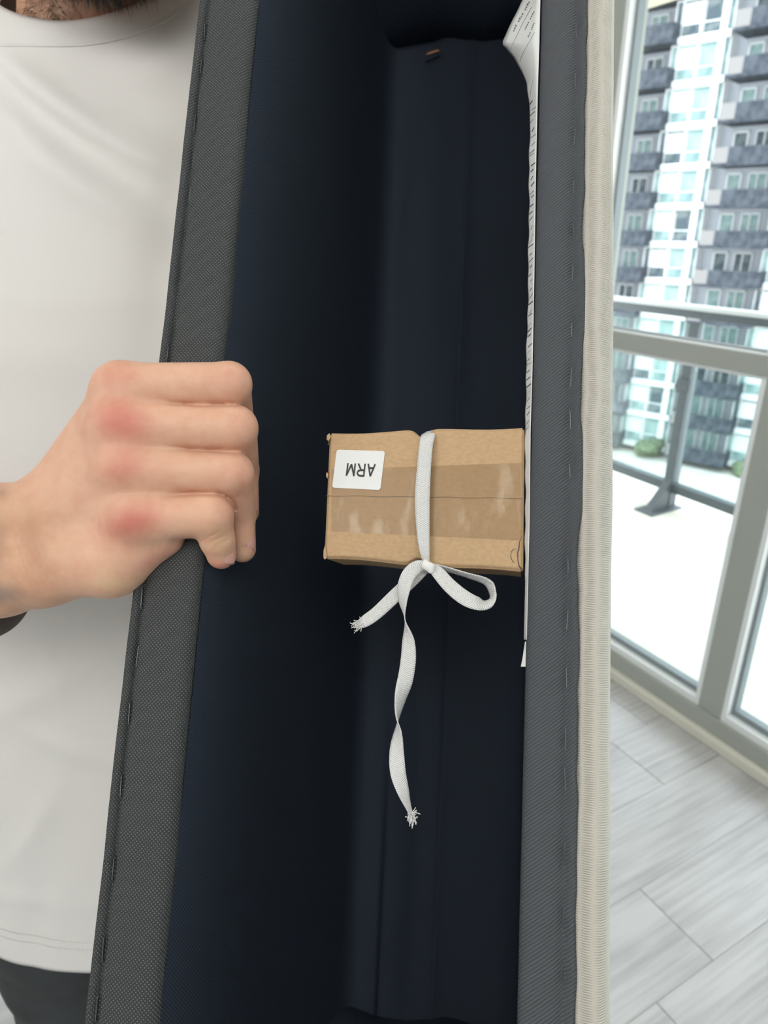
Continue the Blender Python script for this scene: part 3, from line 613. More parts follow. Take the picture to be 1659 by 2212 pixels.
# =================================================================== the white tape tied round the box
rb = empty('ribbon', mw=ARM@Matrix.Translation((.017, -.024, -.012))); tag(rb, 'white woven cotton tape tied in a bow under the cardboard box', 'ribbon')
ROFF = np.array([.017, -.024, -.012])
def ribbon(name, pts, n_=10, lab=None, cross=5, fray=None, par=None, Wd=.0068, thick=.00045, cup=.0):
    """pts: (u, v, metres behind rim, width in metres, twist degrees)"""
    Q = np.array([list(np.array(aloc(u, v, off))-ROFF)+[w, math.radians(tw)] for u, v, off, w, tw in pts]); Q = catmull(Q, n_)
    rows = []; L = 0; uvs = []; Ls = []
    for i in range(len(Q)):
        t_ = Q[min(i+1, len(Q)-1), :3]-Q[max(i-1, 0), :3]; t_ /= np.linalg.norm(t_)+1e-9
        if i: L += np.linalg.norm(Q[i, :3]-Q[i-1, :3])
        side = np.cross(t_, [0, 0, 1]); side /= np.linalg.norm(side)+1e-9; dep = np.cross(side, t_)
        w, tw = Q[i, 3], Q[i, 4]; d = side*cos(tw)+dep*sin(tw); nn_ = np.cross(d, t_)
        rows.append([Q[i, :3]+d*(s-.5)*w+nn_*cup*(1-(2*s-1)**2)*w for s in np.linspace(0, 1, cross+1)]); Ls.append(L)
    me = grid_me(name, rows); uvl = me.uv_layers.new(name='UVMap'); c = cross+1
    for p in me.polygons:
        for li in p.loop_indices:
            vi = me.loops[li].vertex_index; uvl.data[li].uv = ((vi % c)/cross, Ls[vi//c])
    o = link(name, me, M['tape_cotton'], par or rb, lab, True); sd = o.modifiers.new('t', 'SOLIDIFY'); sd.thickness = thick; sd.offset = 0
    if fray:
        e = Q[-1, :3]; t_ = Q[-1, :3]-Q[-4, :3]; t_ /= np.linalg.norm(t_); V, F2 = [], []
        for k in range(fray):
            a = e+rng.normal(0, .0009, 3)-t_*.0012; k0 = len(V); dd = t_*.6+rng.normal(0, .75, 3); dd /= np.linalg.norm(dd); l_ = rng.uniform(.0012, .0032)
            mid = a+dd*l_*.5+rng.normal(0, .0003, 3); end = mid+(dd+rng.normal(0, .5, 3))*l_*.5; w = .00016
            for p in (a, mid, end):
                for q in range(3): V.append(p+w*np.array([cos(q*2.1), sin(q*2.1), cos(q*2.1+1)]))
            for s_ in (0, 3):
                for q in range(3): F2.append((k0+s_+q, k0+s_+(q+1) % 3, k0+s_+3+(q+1) % 3, k0+s_+3+q))
        tag(link('frayed_threads', mesh('fray', V, F2), M['tape_cotton'], o), kind='stuff')
    return o
W0 = .0070
f0 = .0105
ribbon('band', [(935, 931, .052, W0, 0), (930, 933, .034, W0, 0), (926, 936, .018, W0, 0), (924.5, 943, f0+.0015, W0*.98, 0), (920, 965, f0-.0006, W0*.94, 0), (916, 1010, f0-.0013, W0*.95, 0), (912.5, 1070, f0-.0016, W0, 0), (913, 1120, f0-.0014, W0*.93, 0), (915, 1165, f0-.0008, W0*.80, 0), (918, 1195, f0-.0004, W0*.62, 0), (922, 1213, f0+.0006, W0*.42, 0), (927, 1222, f0+.001, W0*.3, 0)], 8, 'flat band round the box', cup=.04)
ribbon('band', [(927, 1222, f0+.001, W0*.35, 0), (932, 1222, f0+.008, W0*.6, 0), (944, 1226, f0+.022, W0, 0), (950, 1228, .047, W0, 0)], 6)
# back of the loop behind the box
ribbon('band', [(935, 931, .052, W0, 0), (938, 1000, .0535, W0, 0), (944, 1120, .0535, W0, 0), (950, 1228, .047, W0, 0)], 6)
kn = [bface(925, 1223, f0-.003)+np.array(BOFF)-ROFF]
V, F_ = nets(lambda G: smin(smin(ell(G, kn[0], (.0026, .0020, .0018)), ell(G, kn[0]+np.array([.0012, -.0012, -.0002]), (.0017, .0022, .0014)), .001), ell(G, kn[0]+np.array([-.0014, .0010, 0]), (.0014, .0022, .0013)), .0008), kn[0]-.006, kn[0]+.006, .0004)
link('knot', np_mesh('knot', V, F_), M['tape_cotton'], rb, 'small tight knot')
ribbon('loop', [(927, 1221, f0, W0*.45, 10), (945, 1236, f0-.002, W0*.82, 8), (972, 1266, f0-.004, W0*.92, 5), (1003, 1291, f0-.005, W0*.95, 8), (1030, 1303, f0-.004, W0*.9, 20), (1052, 1303, f0, W0*.92, 42), (1064, 1288, f0+.003, W0, 66), (1060, 1267, f0+.005, W0, 58), (1045, 1254, f0+.005, W0*.9, 64), (1010, 1243, f0+.004, W0*.8, 70), (970, 1231, f0+.003, W0*.7, 68), (928, 1220, f0+.001, W0*.4, 55)], 10, 'bow loop hanging to the right')
ribbon('tail', [(926, 1224, f0+.004, W0*.5, 10), (905, 1238, f0+.002, W0*.85, 12), (880, 1262, f0+.003, W0*.9, 10), (850, 1290, f0+.004, W0*.9, 5), (815, 1323, f0+.004, W0*.85, 0), (790, 1341, f0+.004, W0*.8, -5), (773, 1351, f0+.004, W0*.5, -10)], 10, 'short frayed tail', fray=70)
ribbon('tail', [(930, 1226, f0, W0*.5, 20), (905, 1224, f0-.003, W0*.85, 14), (884, 1240, f0-.004, W0*.92, 5), (873, 1268, f0-.004, W0*.95, -15), (870, 1300, f0-.003, W0, -50), (875, 1340, f0-.002, W0, -80), (882, 1385, f0-.002, W0, -30), (882, 1425, f0-.002, W0, -5), (876, 1465, f0-.001, W0, 10), (866, 1505, f0, W0, 50), (860, 1545, f0, W0, 84), (860, 1580, f0, W0, 125), (857, 1625, f0, W0, 165), (860, 1670, f0-.001, W0*.98, 195), (871, 1710, f0-.001, W0*.8, 215), (883, 1745, f0, W0*.45, 235), (892, 1768, f0, W0*.3, 250)], 10, 'long twisted tail', fray=60)

# =================================================================== the person
person = empty('person', loc=(-.21, .62, 0)); tag(person, 'person in a white T-shirt gripping the left rim of the sofa arm', 'person')
POFF = np.array([-.21, .62, 0])
def rp(u, d): return u*d/FPX
# -- hand: joints measured along sight lines; the fingers wrap the rim, thumb behind it
w_ = {k: at(*v) for k, v in dict(
    elbow=(-900, 1330, .42), wr0=(-150, 1215, .372), wr1=(10, 1188, .356), wr2=(95, 1165, .347),
    im=(262, 836, .332), mm=(262, 922, .3285), rm=(272, 1014, .3275), pm=(292, 1116, .329),
    ip=(496, 829, .332), mp=(508, 924, .3305), rp=(501, 1022, .3305), pp=(455, 1114, .3275),
    idp=(512, 905, .362), itp=(520, 975, .374), mdp=(522, 1015, .362), mtp=(530, 1105, .366), rdp=(516, 1110, .350), rtp=(524, 1186, .3545), pdp=(469, 1165, .333), ptp=(478, 1197, .337),
    hyp=(235, 1215, .336), hyp2=(345, 1155, .334), th0=(150, 1060, .36), th1=(235, 960, .382), th2=(318, 900, .396), th3=(372, 880, .400)).items()}
ELB = np.array([-.455, .47, 1.185])
def fore(P, g=0.0):
    w = w_; a = cap(P, ELB, w['wr0']+CU*.016, .040, .0215-g); b = cap(P, ELB, w['wr0']-CU*.018, .040, .0215-g); return smin(a, b, .012)
def hand_sdf(P):
    w = w_
    # wrist and forearm: two cords give an oval section
    dn = CU*-1.0
    a = cap(P, w['wr1']+CU*.0145, w['wr2']+CU*.013, .0185, .0175); b = cap(P, w['wr1']-CU*.0150, w['wr2']-CU*.0150, .0180, .0175); d = smin(a, b, .012)
    a = cap(P, w['wr0']+CU*.016, w['wr1']+CU*.0145, .0215, .0185); b = cap(P, w['wr0']-CU*.018, w['wr1']-CU*.0150, .0215, .0180); d = smin(d, smin(a, b, .012), .006); d = smin(d, fore(P), .006)
    # metacarpals
    root = {'i': w['wr2']+CU*.015, 'm': w['wr2']+CU*.006, 'r': w['wr2']-CU*.005, 'p': w['wr2']-CU*.016}
    for k, r0, r1 in (('i', .0155, .0118), ('m', .0165, .0128), ('r', .016, .0122), ('p', .015, .0112)):
        d = smin(d, cap(P, root[k]+CF*.004, w[k+'m']+CF*.004, r0, r1), .009)
    # web between the knuckles and the finger roots
    for A, B in (('i', 'm'), ('m', 'r'), ('r', 'p')):
        pa = w[A+'m']*.68+w[A+'p']*.32; pb = w[B+'m']*.68+w[B+'p']*.32; d = smin(d, cap(P, pa+CF*.0035, pb+CF*.0035, .0082, .0082), .006); pc_ = w[A+'m']*.2+w[A+'p']*.8; pd_ = w[B+'m']*.2+w[B+'p']*.8; d = smin(d, cap(P, pc_+CF*.006, pd_+CF*.006, .0055, .0055), .002)
    # palm side, heel of the hand
    pc = (w['mm']+w['rm'])/2; d = smin(d, cap(P, w['wr2']+CF*.018, pc+CF*.022+CR*.004, .017, .013), .012)
    d = smin(d, cap(P, w['hyp']+CF*.004, w['hyp2']+CF*.003, .0150, .0112), .010); d = smin(d, cap(P, w['wr2']-CU*.012, w['hyp']+CF*.003, .0165, .0158), .010)
    # knuckles
    for k, r in (('i', .0084), ('m', .0098), ('r', .0088), ('p', .0086)): d = smin(d, ell(P, w[k+'m']-CF*.0035, (r*1.3, r*.95, r)), .010)
    # fingers
    fs = []
    for k, ra, rb_, rc, rd in (('i', .0112, .0103, .0086, .0068), ('m', .0116, .0105, .0090, .0072), ('r', .0112, .0101, .0084, .0068), ('p', .0116, .0103, .0084, .0072)):
        f = cap(P, w[k+'m'], w[k+'p'], ra, rb_); f = smin(f, cap(P, w[k+'p'], w[k+'dp'], rb_*.97, rc), .0025); f = smin(f, cap(P, w[k+'dp'], w[k+'tp'], rc*.95, rd), .002)
        fs.append(f)
    g = fs[0]
    for f in fs[1:]: g = smin(g, f, .0014)
    d = smin(d, g, .0042)
    # a shallow furrow between neighbouring fingers keeps them apart
    # thumb, lying along the outer face of the board
    t_ = cap(P, w['th0'], w['th1'], .0155, .0120); t_ = smin(t_, cap(P, w['th1'], w['th2'], .0112, .0100), .003); t_ = smin(t_, cap(P, w['th2'], w['th3'], .0098, .0075), .003)
    d = smin(d, t_, .008)
    # knuckle skin creases
    return d
pts = np.array([p for k, p in w_.items() if k not in ('elbow', 'wr0x')]); lo = pts.min(0)-.022; hi = pts.max(0)+.022; lo[0] = -.285
HV, HF = nets(hand_sdf, lo, hi, .00098)
def smooth(V, F_, it, keep=None):
    V = V.copy(); n_ = len(V); A = F_; src = np.concatenate([A[:, 0], A[:, 1], A[:, 2], A[:, 3]]); dst = np.concatenate([A[:, 1], A[:, 2], A[:, 3], A[:, 0]])
    s = np.concatenate([src, dst]); t_ = np.concatenate([dst, src]); deg = np.bincount(s, minlength=n_)[:, None]
    for _ in range(it):
        for lam in (.5, -.52):
            acc = np.stack([np.bincount(s, V[t_, k], n_) for k in range(3)], 1)/np.maximum(deg, 1); V += lam*(acc-V)
    return V
HV = smooth(HV, HF, 3)
def proj(V):
    c = V-EY; d = c@CF; return 829.5+FPX*(c@CR)/d, 1106-FPX*(c@CU)/d, d
u, v, d = proj(HV)
base = np.tile(np.array([.70, .425, .30]), (len(HV), 1))
def tone(cu_, cv_, ru, rv, col, amt, soft=1.0, rot=0):
    global base
    c, s_ = cos(rot), sin(rot); a = (u-cu_)*c+(v-cv_)*s_; b_ = -(u-cu_)*s_+(v-cv_)*c; k = np.exp(-((a/ru)**2+(b_/rv)**2)**soft)*amt; base = base*(1-k[:, None])+np.array(col)*k[:, None]
red = (.58, .19, .145)
tone(262, 912, 62, 42, red, .85, 1.2, .15); tone(255, 880, 35, 25, red, .3); tone(268, 1008, 48, 42, red, .62); tone(285, 1128, 62, 36, red, .88, 1.1, -.35); tone(255, 812, 45, 30, red, .42)
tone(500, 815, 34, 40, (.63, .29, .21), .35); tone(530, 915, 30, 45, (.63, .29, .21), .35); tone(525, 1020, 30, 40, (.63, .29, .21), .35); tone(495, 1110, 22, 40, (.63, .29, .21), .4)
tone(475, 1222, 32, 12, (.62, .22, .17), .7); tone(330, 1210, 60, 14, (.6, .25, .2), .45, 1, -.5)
tone(245, 1262, 50, 26, (.74, .52, .32), .6); tone(472, 1165, 22, 34, (.66, .45, .26), .55); tone(30, 1190, 110, 150, (.56, .33, .19), .6, 1.4); tone(75, 1190, 22, 60, (.44, .22, .14), .45, 1, -.35)
tone(-10, 1285, 62, 22, (.24, .19, .17), .75, 1.3); tone(-30, 1180, 32, 90, (.25, .20, .17), .6, 1.3); tone(0, 1065, 22, 14, (.33, .23, .18), .5); tone(510, 1060, 30, 60, (.5, .26, .2), .15)
k = 1/(1+np.exp((u+150)/25.0)); base = base*(1-k[:, None])+np.array([.62, .365, .245])*k[:, None]
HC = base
# fine hairs and creases are left to the bump; knuckle folds as displaced grooves
nrm_d = np.zeros(len(HV))
for (cu_, cv_, n_, sp, L, ang, dep_) in ((298, 1125, 7, 8.5, 36, -.25, .00032), (465, 1168, 3, 13, 30, .95, .0005), (70, 1200, 5, 13, 60, -.3, .0004), (340, 1165, 3, 14, 45, .5, .0003), (505, 905, 3, 8, 22, 0, .0003), (495, 815, 3, 8, 22, 0, .00025), (495, 1015, 3, 8, 20, 0, .0003)):
    c, s_ = cos(ang), sin(ang); a = (u-cu_)*c+(v-cv_)*s_; b_ = -(u-cu_)*s_+(v-cv_)*c
    for k in range(n_): nrm_d += dep_*np.exp(-((a-(k-(n_-1)/2)*sp+2*np.sin(b_*.13+k))/1.9)**2-(b_/L)**2)*(d < .338)
def groove(pl, wd, dep_, fade=.25):
    global nrm_d
    best = np.full(len(HV), 1e9); fr = np.zeros(len(HV)); tot = sum(math.dist(a, b_) for a, b_ in zip(pl, pl[1:])); acc = 0
    for (x0, y0), (x1, y1) in zip(pl, pl[1:]):
        L = math.dist((x0, y0), (x1, y1)); h = np.clip(((u-x0)*(x1-x0)+(v-y0)*(y1-y0))/L**2, 0, 1); q = np.hypot(u-x0-h*(x1-x0), v-y0-h*(y1-y0)); k = q < best; best[k] = q[k]; fr[k] = (acc+h[k]*L)/tot; acc += L
    nrm_d += dep_*np.exp(-(best/wd)**2)*np.clip(fr/fade, 0, 1)*np.clip((1.02-fr)/.1, 0, 1)*(d < .336)
groove([(335, 858), (370, 870), (430, 874), (500, 873), (528, 880)], 4.2, .0019); groove([(365, 963), (410, 970), (470, 974), (515, 977)], 4.2, .0017); groove([(335, 1083), (365, 1070), (420, 1066), (480, 1068), (500, 1080), (510, 1110)], 4.4, .0022)
HV = HV+CF*nrm_d[:, None]
# -- the rest of the body at a coarser step
nk = np.array([-.236, .640, 1.47]); hd = np.array([-.186, .597, 1.677]); chin = np.array([-.178, .515, 1.565])
def body_sdf(P):
    d = cap(P, nk, (-.198, .630, 1.64), .053, .056)
    d = smin(d, ell(P, hd+np.array([0, .01, .02]), (.076, .096, .105)), .02)
    d = smin(d, ell(P, (hd+chin)/2+np.array([0, -.004, -.012]), (.060, .062, .070)), .02); d = smin(d, cap(P, chin+np.array([-.02, .016, .006]), chin+np.array([.022, .016, .006]), .0185, .0185), .02)
    for s_ in (-1, 1): d = smin(d, cap(P, chin+np.array([.024*s_, .018, .006]), hd+np.array([.062*s_, .02, -.03]), .020, .022), .016)
    f = hd+np.array([0, -.088, -.005]); d = smin(d, cap(P, f+np.array([0, -.002, .022]), f+np.array([0, -.018, -.018]), .008, .013), .010)
    for s_ in (-1, 1):
        d = smin(d, ell(P, f+np.array([.013*s_, -.008, -.022]), (.008, .009, .007)), .005); d = smin(d, ell(P, hd+np.array([.078*s_, .02, 0]), (.009, .018, .032)), .005)
        d = smin(d, cap(P, f+np.array([.012*s_, .006, .034]), f+np.array([.046*s_, .016, .034]), .010, .009), .008)
        d = -smin(-d, ell(P, f+np.array([.032*s_, .002, .016]), (.017, .012, .012)), .006)
    d = smin(d, cap(P, f+np.array([-.020, .004, -.048]), f+np.array([.020, .004, -.048]), .008, .008), .006)
    # trunk under the shirt
    d = smin(d, cap(P, (-.36, .645, 1.40), (-.10, .665, 1.40), .060, .058), .04); d = smin(d, ell(P, (-.23, .64, 1.22), (.155, .10, .25)), .05); d = smin(d, ell(P, (-.23, .60, .92), (.155, .105, .20)), .05)
    # right arm to the measured wrist, left arm down behind the sofa arm
    d = smin(d, cap(P, (-.375, .645, 1.38), ELB, .050, .040), .03); d = smin(d, fore(P, .0008), .008)
    d = smin(d, cap(P, (-.095, .675, 1.39), (-.055, .86, 1.18), .048, .038), .03); d = smin(d, cap(P, (-.055, .86, 1.18), (.02, .93, 1.40), .037, .024), .02)
    for k in range(4): d = smin(d, cap(P, (.02, .93, 1.40), (.055-.006*k, .905-.0*k, 1.455+.012*k-.018), .013, .0085), .012)
    d = smin(d, cap(P, (.02, .93, 1.40), (.01, .89, 1.46), .013, .0095), .01)
    return d
BV, BF = nets(body_sdf, (-.53, .28, .72), (.12, 1.0, 1.84), .0055); BV = smooth(BV, BF, 2)
def clear_np(V, g=.001):
    w = V-O_; a, b_, c_ = w@R_, w@U_, w@N_; k = (b_ > Y0-.02) & (b_ < Y1+.02) & (c_ > -.02) & (c_ < .305+g) & (a > -.1257-g) & (a < .105)
    k1 = k & ((a+.1257 < .305-c_) | (c_ < .1)); k2 = k & ~k1; V = V.copy(); V[k1] += R_*(-.1257-g-a[k1])[:, None]; V[k2] += N_*(.305+g-c_[k2])[:, None]; return V
BV = clear_np(BV); 
BC = np.tile(np.array([.62, .365, .245]), (len(BV), 1)); k = np.exp(-(np.linalg.norm(BV-(hd+np.array([0, -.088, -.053])), axis=1)/.016)**2)[:, None]*.6; BC = BC*(1-k)+np.array([.5, .17, .14])*k
bme_ = np_mesh('body', np.vstack([HV, BV])-POFF, np.vstack([HF, BF+len(HV)]))
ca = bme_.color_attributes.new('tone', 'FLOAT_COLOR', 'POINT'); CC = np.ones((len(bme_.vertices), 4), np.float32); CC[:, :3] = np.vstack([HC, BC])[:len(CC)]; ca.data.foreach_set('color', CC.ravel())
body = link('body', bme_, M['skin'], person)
# nails on the visible finger ends (they face right)
def nail(c, along, out, L, w):
    along = along/np.linalg.norm(along); out = out-along*(out@along); out /= np.linalg.norm(out); sd_ = np.cross(along, out); P = []
    for i in range(7):
        a = i/6; hw = w/2*(1-.55*(2*a-1)**4) * (1 if a < .9 else .8); P.append([c-POFF+along*(a-.5)*L+sd_*hw*s+out*(-.20*w*s*s-.0003*abs(2*a-1)**2) for s in np.linspace(-1, 1, 7)])
    o = link('nail', grid_me('nail', P), M['nail'], body, None, True); sd = o.modifiers.new('t', 'SOLIDIFY'); sd.thickness = .0006
for k, q, r in (('p', .9, .0066), ('r', .75, .0069), ('m', .8, .0072)):
    a, b_ = w_[k+'dp'], w_[k+'tp']; ax = b_-a; out_ = {'p': CR*.80-CF*.60, 'r': CR*.90-CF*.43, 'm': CR*.92-CF*.40}[k]; c = a+ax*q; oo = out_-ax*(out_@ax)/(ax@ax); oo /= np.linalg.norm(oo)
    for t_ in np.arange(.004, .014, .0002):
        if hand_sdf((c+oo*t_)[None])[0] > 0: break
    nail(c+oo*(t_+.0001), ax, oo, .0100, .0088)
# beard
hm = (BV[:, 2] > 1.53) & (BV[:, 1] < .60) & (np.abs(BV[:, 0]-chin[0]) < .075) & (BV[:, 2] < chin[2]+.05)
cand = BV[hm]; grad = np.stack([body_sdf(cand+e)-body_sdf(cand-e) for e in (np.array([.004, 0, 0]), np.array([0, .004, 0]), np.array([0, 0, .004]))], 1); grad /= np.linalg.norm(grad, axis=1)[:, None]
mouth = hd+np.array([0, -.088, -.053]); mo = np.abs(cand[:, 0]-mouth[0]) < .022; mo &= np.abs(cand[:, 2]-mouth[2]) < .009; ok = ~mo & (grad[:, 2] < .5) & (cand[:, 2] < chin[2]+.03+.5*np.abs(cand[:, 0]-chin[0])) & ((cand[:, 1] < .565)|(np.abs(cand[:,0]-chin[0])>.035)); cand, grad = cand[ok], grad[ok]
V, F2 = [], []
for _ in range(9000):
    i = rng.integers(len(cand)); p = cand[i]+rng.normal(0, .0022, 3); g = grad[i]; dr = g*.75+np.array([.25, -.1, -.75])+rng.normal(0, .22, 3); dr /= np.linalg.norm(dr); L = rng.uniform(.004, .0095)
    sd_ = np.cross(dr, [.3, .8, .2]); sd_ /= np.linalg.norm(sd_); k = len(V); wv = .00022; V += [p-g*.001-sd_*wv-POFF, p-g*.001+sd_*wv-POFF, p+dr*L*.6+sd_*wv*.7-POFF, p+dr*L*.6-sd_*wv*.7-POFF, p+dr*L+np.array([0, 0, -.001])-POFF]; F2 += [(k, k+1, k+2, k+3), (k+3, k+2, k+4)]
tag(link('beard', mesh('beard', V, F2, False), M['beard'], person, 'short dark beard'), kind='stuff')
# hair, eyes
V, F2 = nets(lambda P: np.maximum(ell(P, hd+np.array([0, .016, .030]), (.084, .103, .108)), -((P[..., 2]-(hd[2]+.012))+(.62*(P[..., 1]-(hd[1]-.03)))*1.0)), hd-.14, hd+.16, .005)
link('hair', np_mesh('hair', V-POFF, F2), M['hair'], person, 'short dark hair')
for s_ in (-1, 1):
    c = hd+np.array([.032*s_, -.0755, .012]); V, F2 = nets(lambda P: ell(P, c, (.0115,)*3), c-.015, c+.015, .002); b0 = hd+np.array([.016*s_, -.094, .036]); b1 = hd+np.array([.050*s_, -.084, .038]); VB, FB = nets(lambda P: cap(P, b0, b1, .0042, .0030), np.minimum(b0, b1)-.008, np.maximum(b0, b1)+.008, .0015); link('eyebrow', np_mesh('eyebrow', VB-POFF, FB), M['beard'], person); e_ = link('eye', np_mesh('eye', V-POFF, F2), M['eye'], person)
    c2 = c+np.array([0, -.0102, -.001]); V, F2 = nets(lambda P: ell(P, c2, (.0050, .0022, .0050)), c2-.007, c2+.007, .0009); link('iris', np_mesh('iris', V-POFF, F2), M['iris'], e_)
def clear(x, y, z, g=.002):
    # cloth and skin stop at the outer face or the back of the sofa arm
    w = np.array([x, y, z])-O_; a, b_, c_ = w@R_, w@U_, w@N_
    if Y0-.02 < b_ < Y1+.02 and -.02 < c_ < .305+g and -.1257-g < a < .105:
        if (a+.1257+g) < (.305+g-c_)*1.0 or c_ < .1: w += R_*(-.1257-g-a)
        else: w += N_*(.305+g-c_)
    return tuple(w+O_)
# -- T-shirt: lofted rings, front follows a body that leans back at the top
def fold(x, z, lines):
    r = 0
    for (x0, z0, x1, z1, w, a) in lines:
        dx, dz = x1-x0, z1-z0; L = math.hypot(dx, dz); s_ = ((x-x0)*dx+(z-z0)*dz)/L; q = ((x-x0)*dz-(z-z0)*dx)/L
        q += .012*math.sin(s_*14+z0*40); en = 1/(1+math.exp(-(s_+.0)/.02))/(1+math.exp((s_-L)/.025)); r += a*math.exp(-(q/w)**2)*en
    return r
def fp(u, v, yy=.50): q = ray(u, v); t_ = yy/q[1]; p = EY+q*t_; return p[0], p[2]
LN = []
for (a, b_, w, am) in (((-160, -20), (350, 400), .010, .0095), ((-120, 60), (330, 430), .008, -.0045), ((-160, 150), (300, 440), .012, .0078), ((-100, 330), (330, 560), .016, .003), ((60, 60), (390, 300), .013, -.0035),
                       ((-100, 800), (230, 760), .02, .0025), ((100, 1480), (330, 1540), .011, .0028), ((150, 1600), (60, 1760), .009, .0022), ((-50, 1500), (160, 1380), .014, .003), ((200, 1750), (150, 1950), .012, -.002), ((0, 1850), (200, 1820), .01, .0018), ((330, 250), (360, 700), .018, -.005), ((120, 110), (400, 180), .012, -.005), ((300, 140), (430, 60), .008, .004), ((150, 1330), (160, 1420), .005, .0015)):
    LN.append((*fp(*a), *fp(*b_), w, am))
zs = np.concatenate([np.linspace(.768, 1.40, 150), np.linspace(1.405, 1.526, 50)]); na = 220; P = []
for z in zs:
    tt = min(1, (z-.768)/(1.53-.768))
    fy = np.interp(z, [.768, .95, 1.2, 1.35, 1.44, 1.50, 1.53], [.425, .440, .468, .497, .528, .554, .569]); by = np.interp(z, [.768, 1.0, 1.3, 1.44, 1.50, 1.53], [.70, .71, .745, .735, .712, .702])
    hw = np.interp(z, [.768, 1.0, 1.25, 1.36, 1.42, 1.46, 1.49, 1.515, 1.53], [.195, .185, .182, .182, .178, .152, .116, .080, .064]); cx = np.interp(z, [.768, 1.2, 1.45, 1.53], [-.250, -.240, -.228, -.222])
    n__ = np.interp(z, [.768, 1.4, 1.53], [2.35, 2.2, 2.0]); row = []
    for k in range(na):
        a = 2*pi*k/na; c, s_ = cos(a), sin(a); rx = hw*math.copysign(abs(c)**(2/n__), c); ry = (by-fy)/2*math.copysign(abs(s_)**(2/n__), s_)
        x, y = cx+rx, (fy+by)/2+ry+.10*max(0, rx)*tt*.6
        if s_ < 0:
            f_ = fold(x, z, LN)*min(1, -s_*3); y -= f_+.0012*math.sin(x*46+z*31)*(.3+tt*.2)+.0015*math.sin(z*22-x*9)*(1-tt)
        tl = max(0, min(1, (z-1.40)/.11)); tl = tl*tl*(3-2*tl); x, y, z_ = clear(x, y, z+.72*tl*max(0, min(y-fy, .11)), .0025)
        row.append((x-POFF[0], y-POFF[1], z_))
    P.append(row)
shirt = link('t_shirt', grid_me('t_shirt', P, True), M['cotton'], person, None, True); sd = shirt.modifiers.new('t', 'SOLIDIFY'); sd.thickness = .0012
def torus_band(name, z0, rad, par, m):
    pass
# sleeves
for pts_, rr2 in (([(-.29, .655, 1.395), (-.345, .65, 1.395), (-.385, .635, 1.375), (-.41, .60, 1.33), (-.432, .555, 1.275)], [.080, .080, .074, .070, .073]), ([(-.15, .665, 1.385), (-.11, .69, 1.375), (-.075, .76, 1.29), (-.06, .80, 1.25)], [.068, .066, .064, .066])):
    PP = catmull(np.array([list(p)+[q] for p, q in zip(pts_, rr2)]), 6)
    me = tube_me('sleeve', [Vector(p[:3])-Vector(POFF) for p in PP], list(PP[:, 3]), 36)
    bm = bmesh.new(); bm.from_mesh(me); bmesh.ops.delete(bm, geom=[f for f in bm.faces if len(f.verts) > 4], context='FACES'); bm.to_mesh(me); bm.free()
    co = [clear(*(v.co+Vector(POFF)), .002) for v in me.vertices]
    for v, c in zip(me.vertices, co): v.co = Vector(c)-Vector(POFF)
    link('sleeve', me, M['cotton'], shirt, None, True)
# collar: ribbed band round the neck opening with its seam line
ic = int(np.argmin(abs(zs-1.514))); C2 = []; rows_ = P[ic:]
for j, rw in enumerate(rows_):
    A = np.array(rw); c0 = A.mean(0); dv = A-c0; dv[:, 2] = 0; dv /= np.linalg.norm(dv, axis=1)[:, None]; lift_ = .0022*min(1, (j+1)/3.0)*min(1, (len(rows_)-j)/2.0)
    C2.append(A+dv*lift_+np.array([0, 0, -.0015*(j == 0)]))
A = np.array(rows_[-1]); c0 = A.mean(0); C2.append(c0+(A-c0)*.97+np.array([0, 0, .0015])); C2.append(c0+(A-c0)*.94+np.array([0, 0, -.004])); C2.append(c0+(A-c0)*.95+np.array([0, 0, -.014]))
co_ = link('collar', grid_me('collar', C2, True), M['cotton'], shirt, 'ribbed round collar', True)
A = np.array(P[ic-1]); me = tube_me('collar_seam', [Vector(p) for p in np.vstack([A, A[:1]])], .0011, 6); link('collar_seam', me, M['cotton'], co_, None, True)
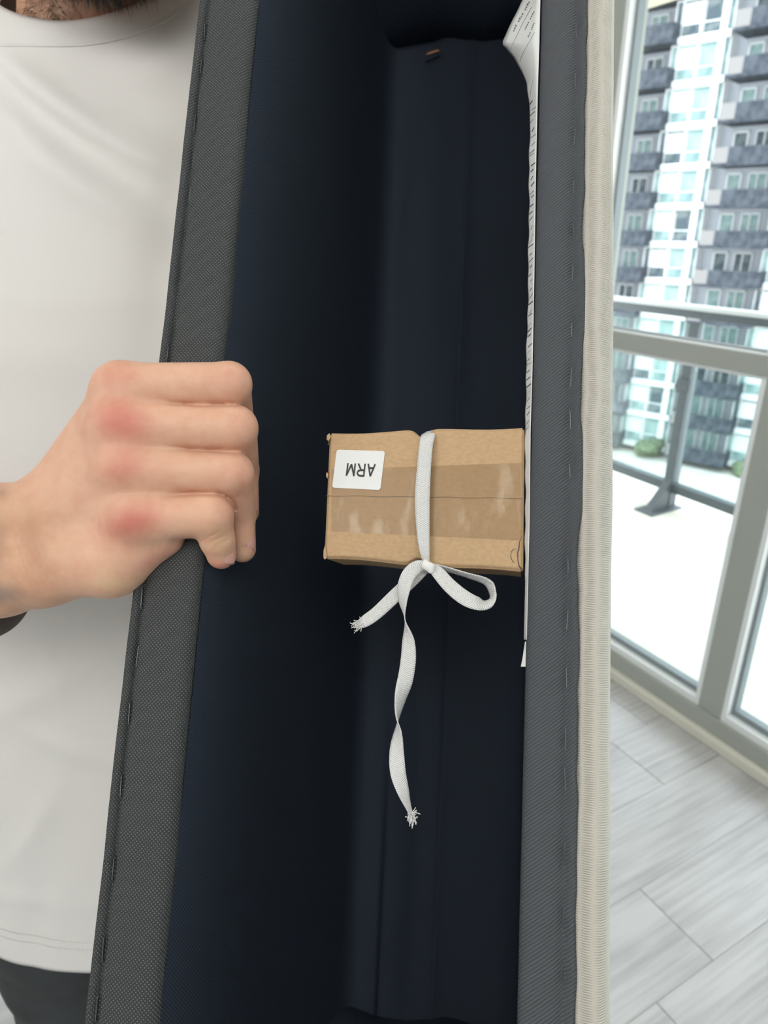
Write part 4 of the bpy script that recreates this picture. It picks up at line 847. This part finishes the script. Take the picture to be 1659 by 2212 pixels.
# two rows of hem stitches
V, F2 = [], []
for zz in (.797, .806):
    i = int(np.argmin(abs(zs-zz))); f = (zz-zs[i]); ring = np.array(P[i])+np.array([0, 0, f])
    for k in range(na//2, na):
        for h_ in (0, .5):
            a = ring[k]*(1-h_)+ring[(k+1) % na]*h_; b_ = a+(ring[(k+1) % na]-ring[k])*.32; k0 = len(V)
            for p in (a, b_):
                for dy, dz in ((-.0009, .0004), (-.0009, -.0004), (-.0001, -.0004), (-.0001, .0004)): V.append((p[0], p[1]+dy, p[2]+dz+.0006*(p is b_)))
            F2 += [(k0, k0+1, k0+5, k0+4), (k0+3, k0+7, k0+6, k0+2), (k0, k0+4, k0+7, k0+3), (k0+1, k0+2, k0+6, k0+5)]
tag(link('hem_stitching', mesh('hem', V, F2, False), M['cotton'], shirt), kind='stuff')
# trousers and shoes
def leg_sdf(P):
    d = ell(P, (-.19, .575, .84), (.145, .105, .12))
    for x in (-.295, -.155):
        d = smin(d, cap(P, (x, .565, .80), (x-.005, .56, .46), .088, .064), .02); d = smin(d, cap(P, (x-.005, .56, .46), (x-.01, .60, .09), .064, .050), .01)
    return d
V, F2 = nets(leg_sdf, (-.45, .40, .03), (-.02, .72, .97), .007); V[:, 0] -= .075; V[:, 1] += .0025*np.sin(V[:, 2]*70+V[:, 0]*30); link('trousers', np_mesh('trousers', V-POFF, F2), M['denim'], person, 'dark grey trousers')
for x in (-.38, -.24):
    V, F2 = nets(lambda P: np.maximum(smin(cap(P, (x, .61, .05), (x-.01, .44, .032), .048, .038), ell(P, (x, .62, .08), (.045, .05, .05)), .02), -(P[..., 2]-.002)), (x-.08, .37, -.01), (x+.08, .70, .15), .006)
    link('shoe', np_mesh('shoe', V-POFF, F2), M['shoe'], person)
# taupe wrist wrap showing under the forearm at the frame's left edge
c = at(-42, 1283, .392)
V, F2 = nets(lambda P: cap(P, c, c+np.array([-.05, .02, -.004]), .0262, .022), c-np.array([.10, .04, .045]), c+np.array([.04, .06, .04]), .0022); link('wrist_wrap', np_mesh('wrap', V-POFF, F2), M['band'], person, 'dark taupe wrap hanging below the wrist')
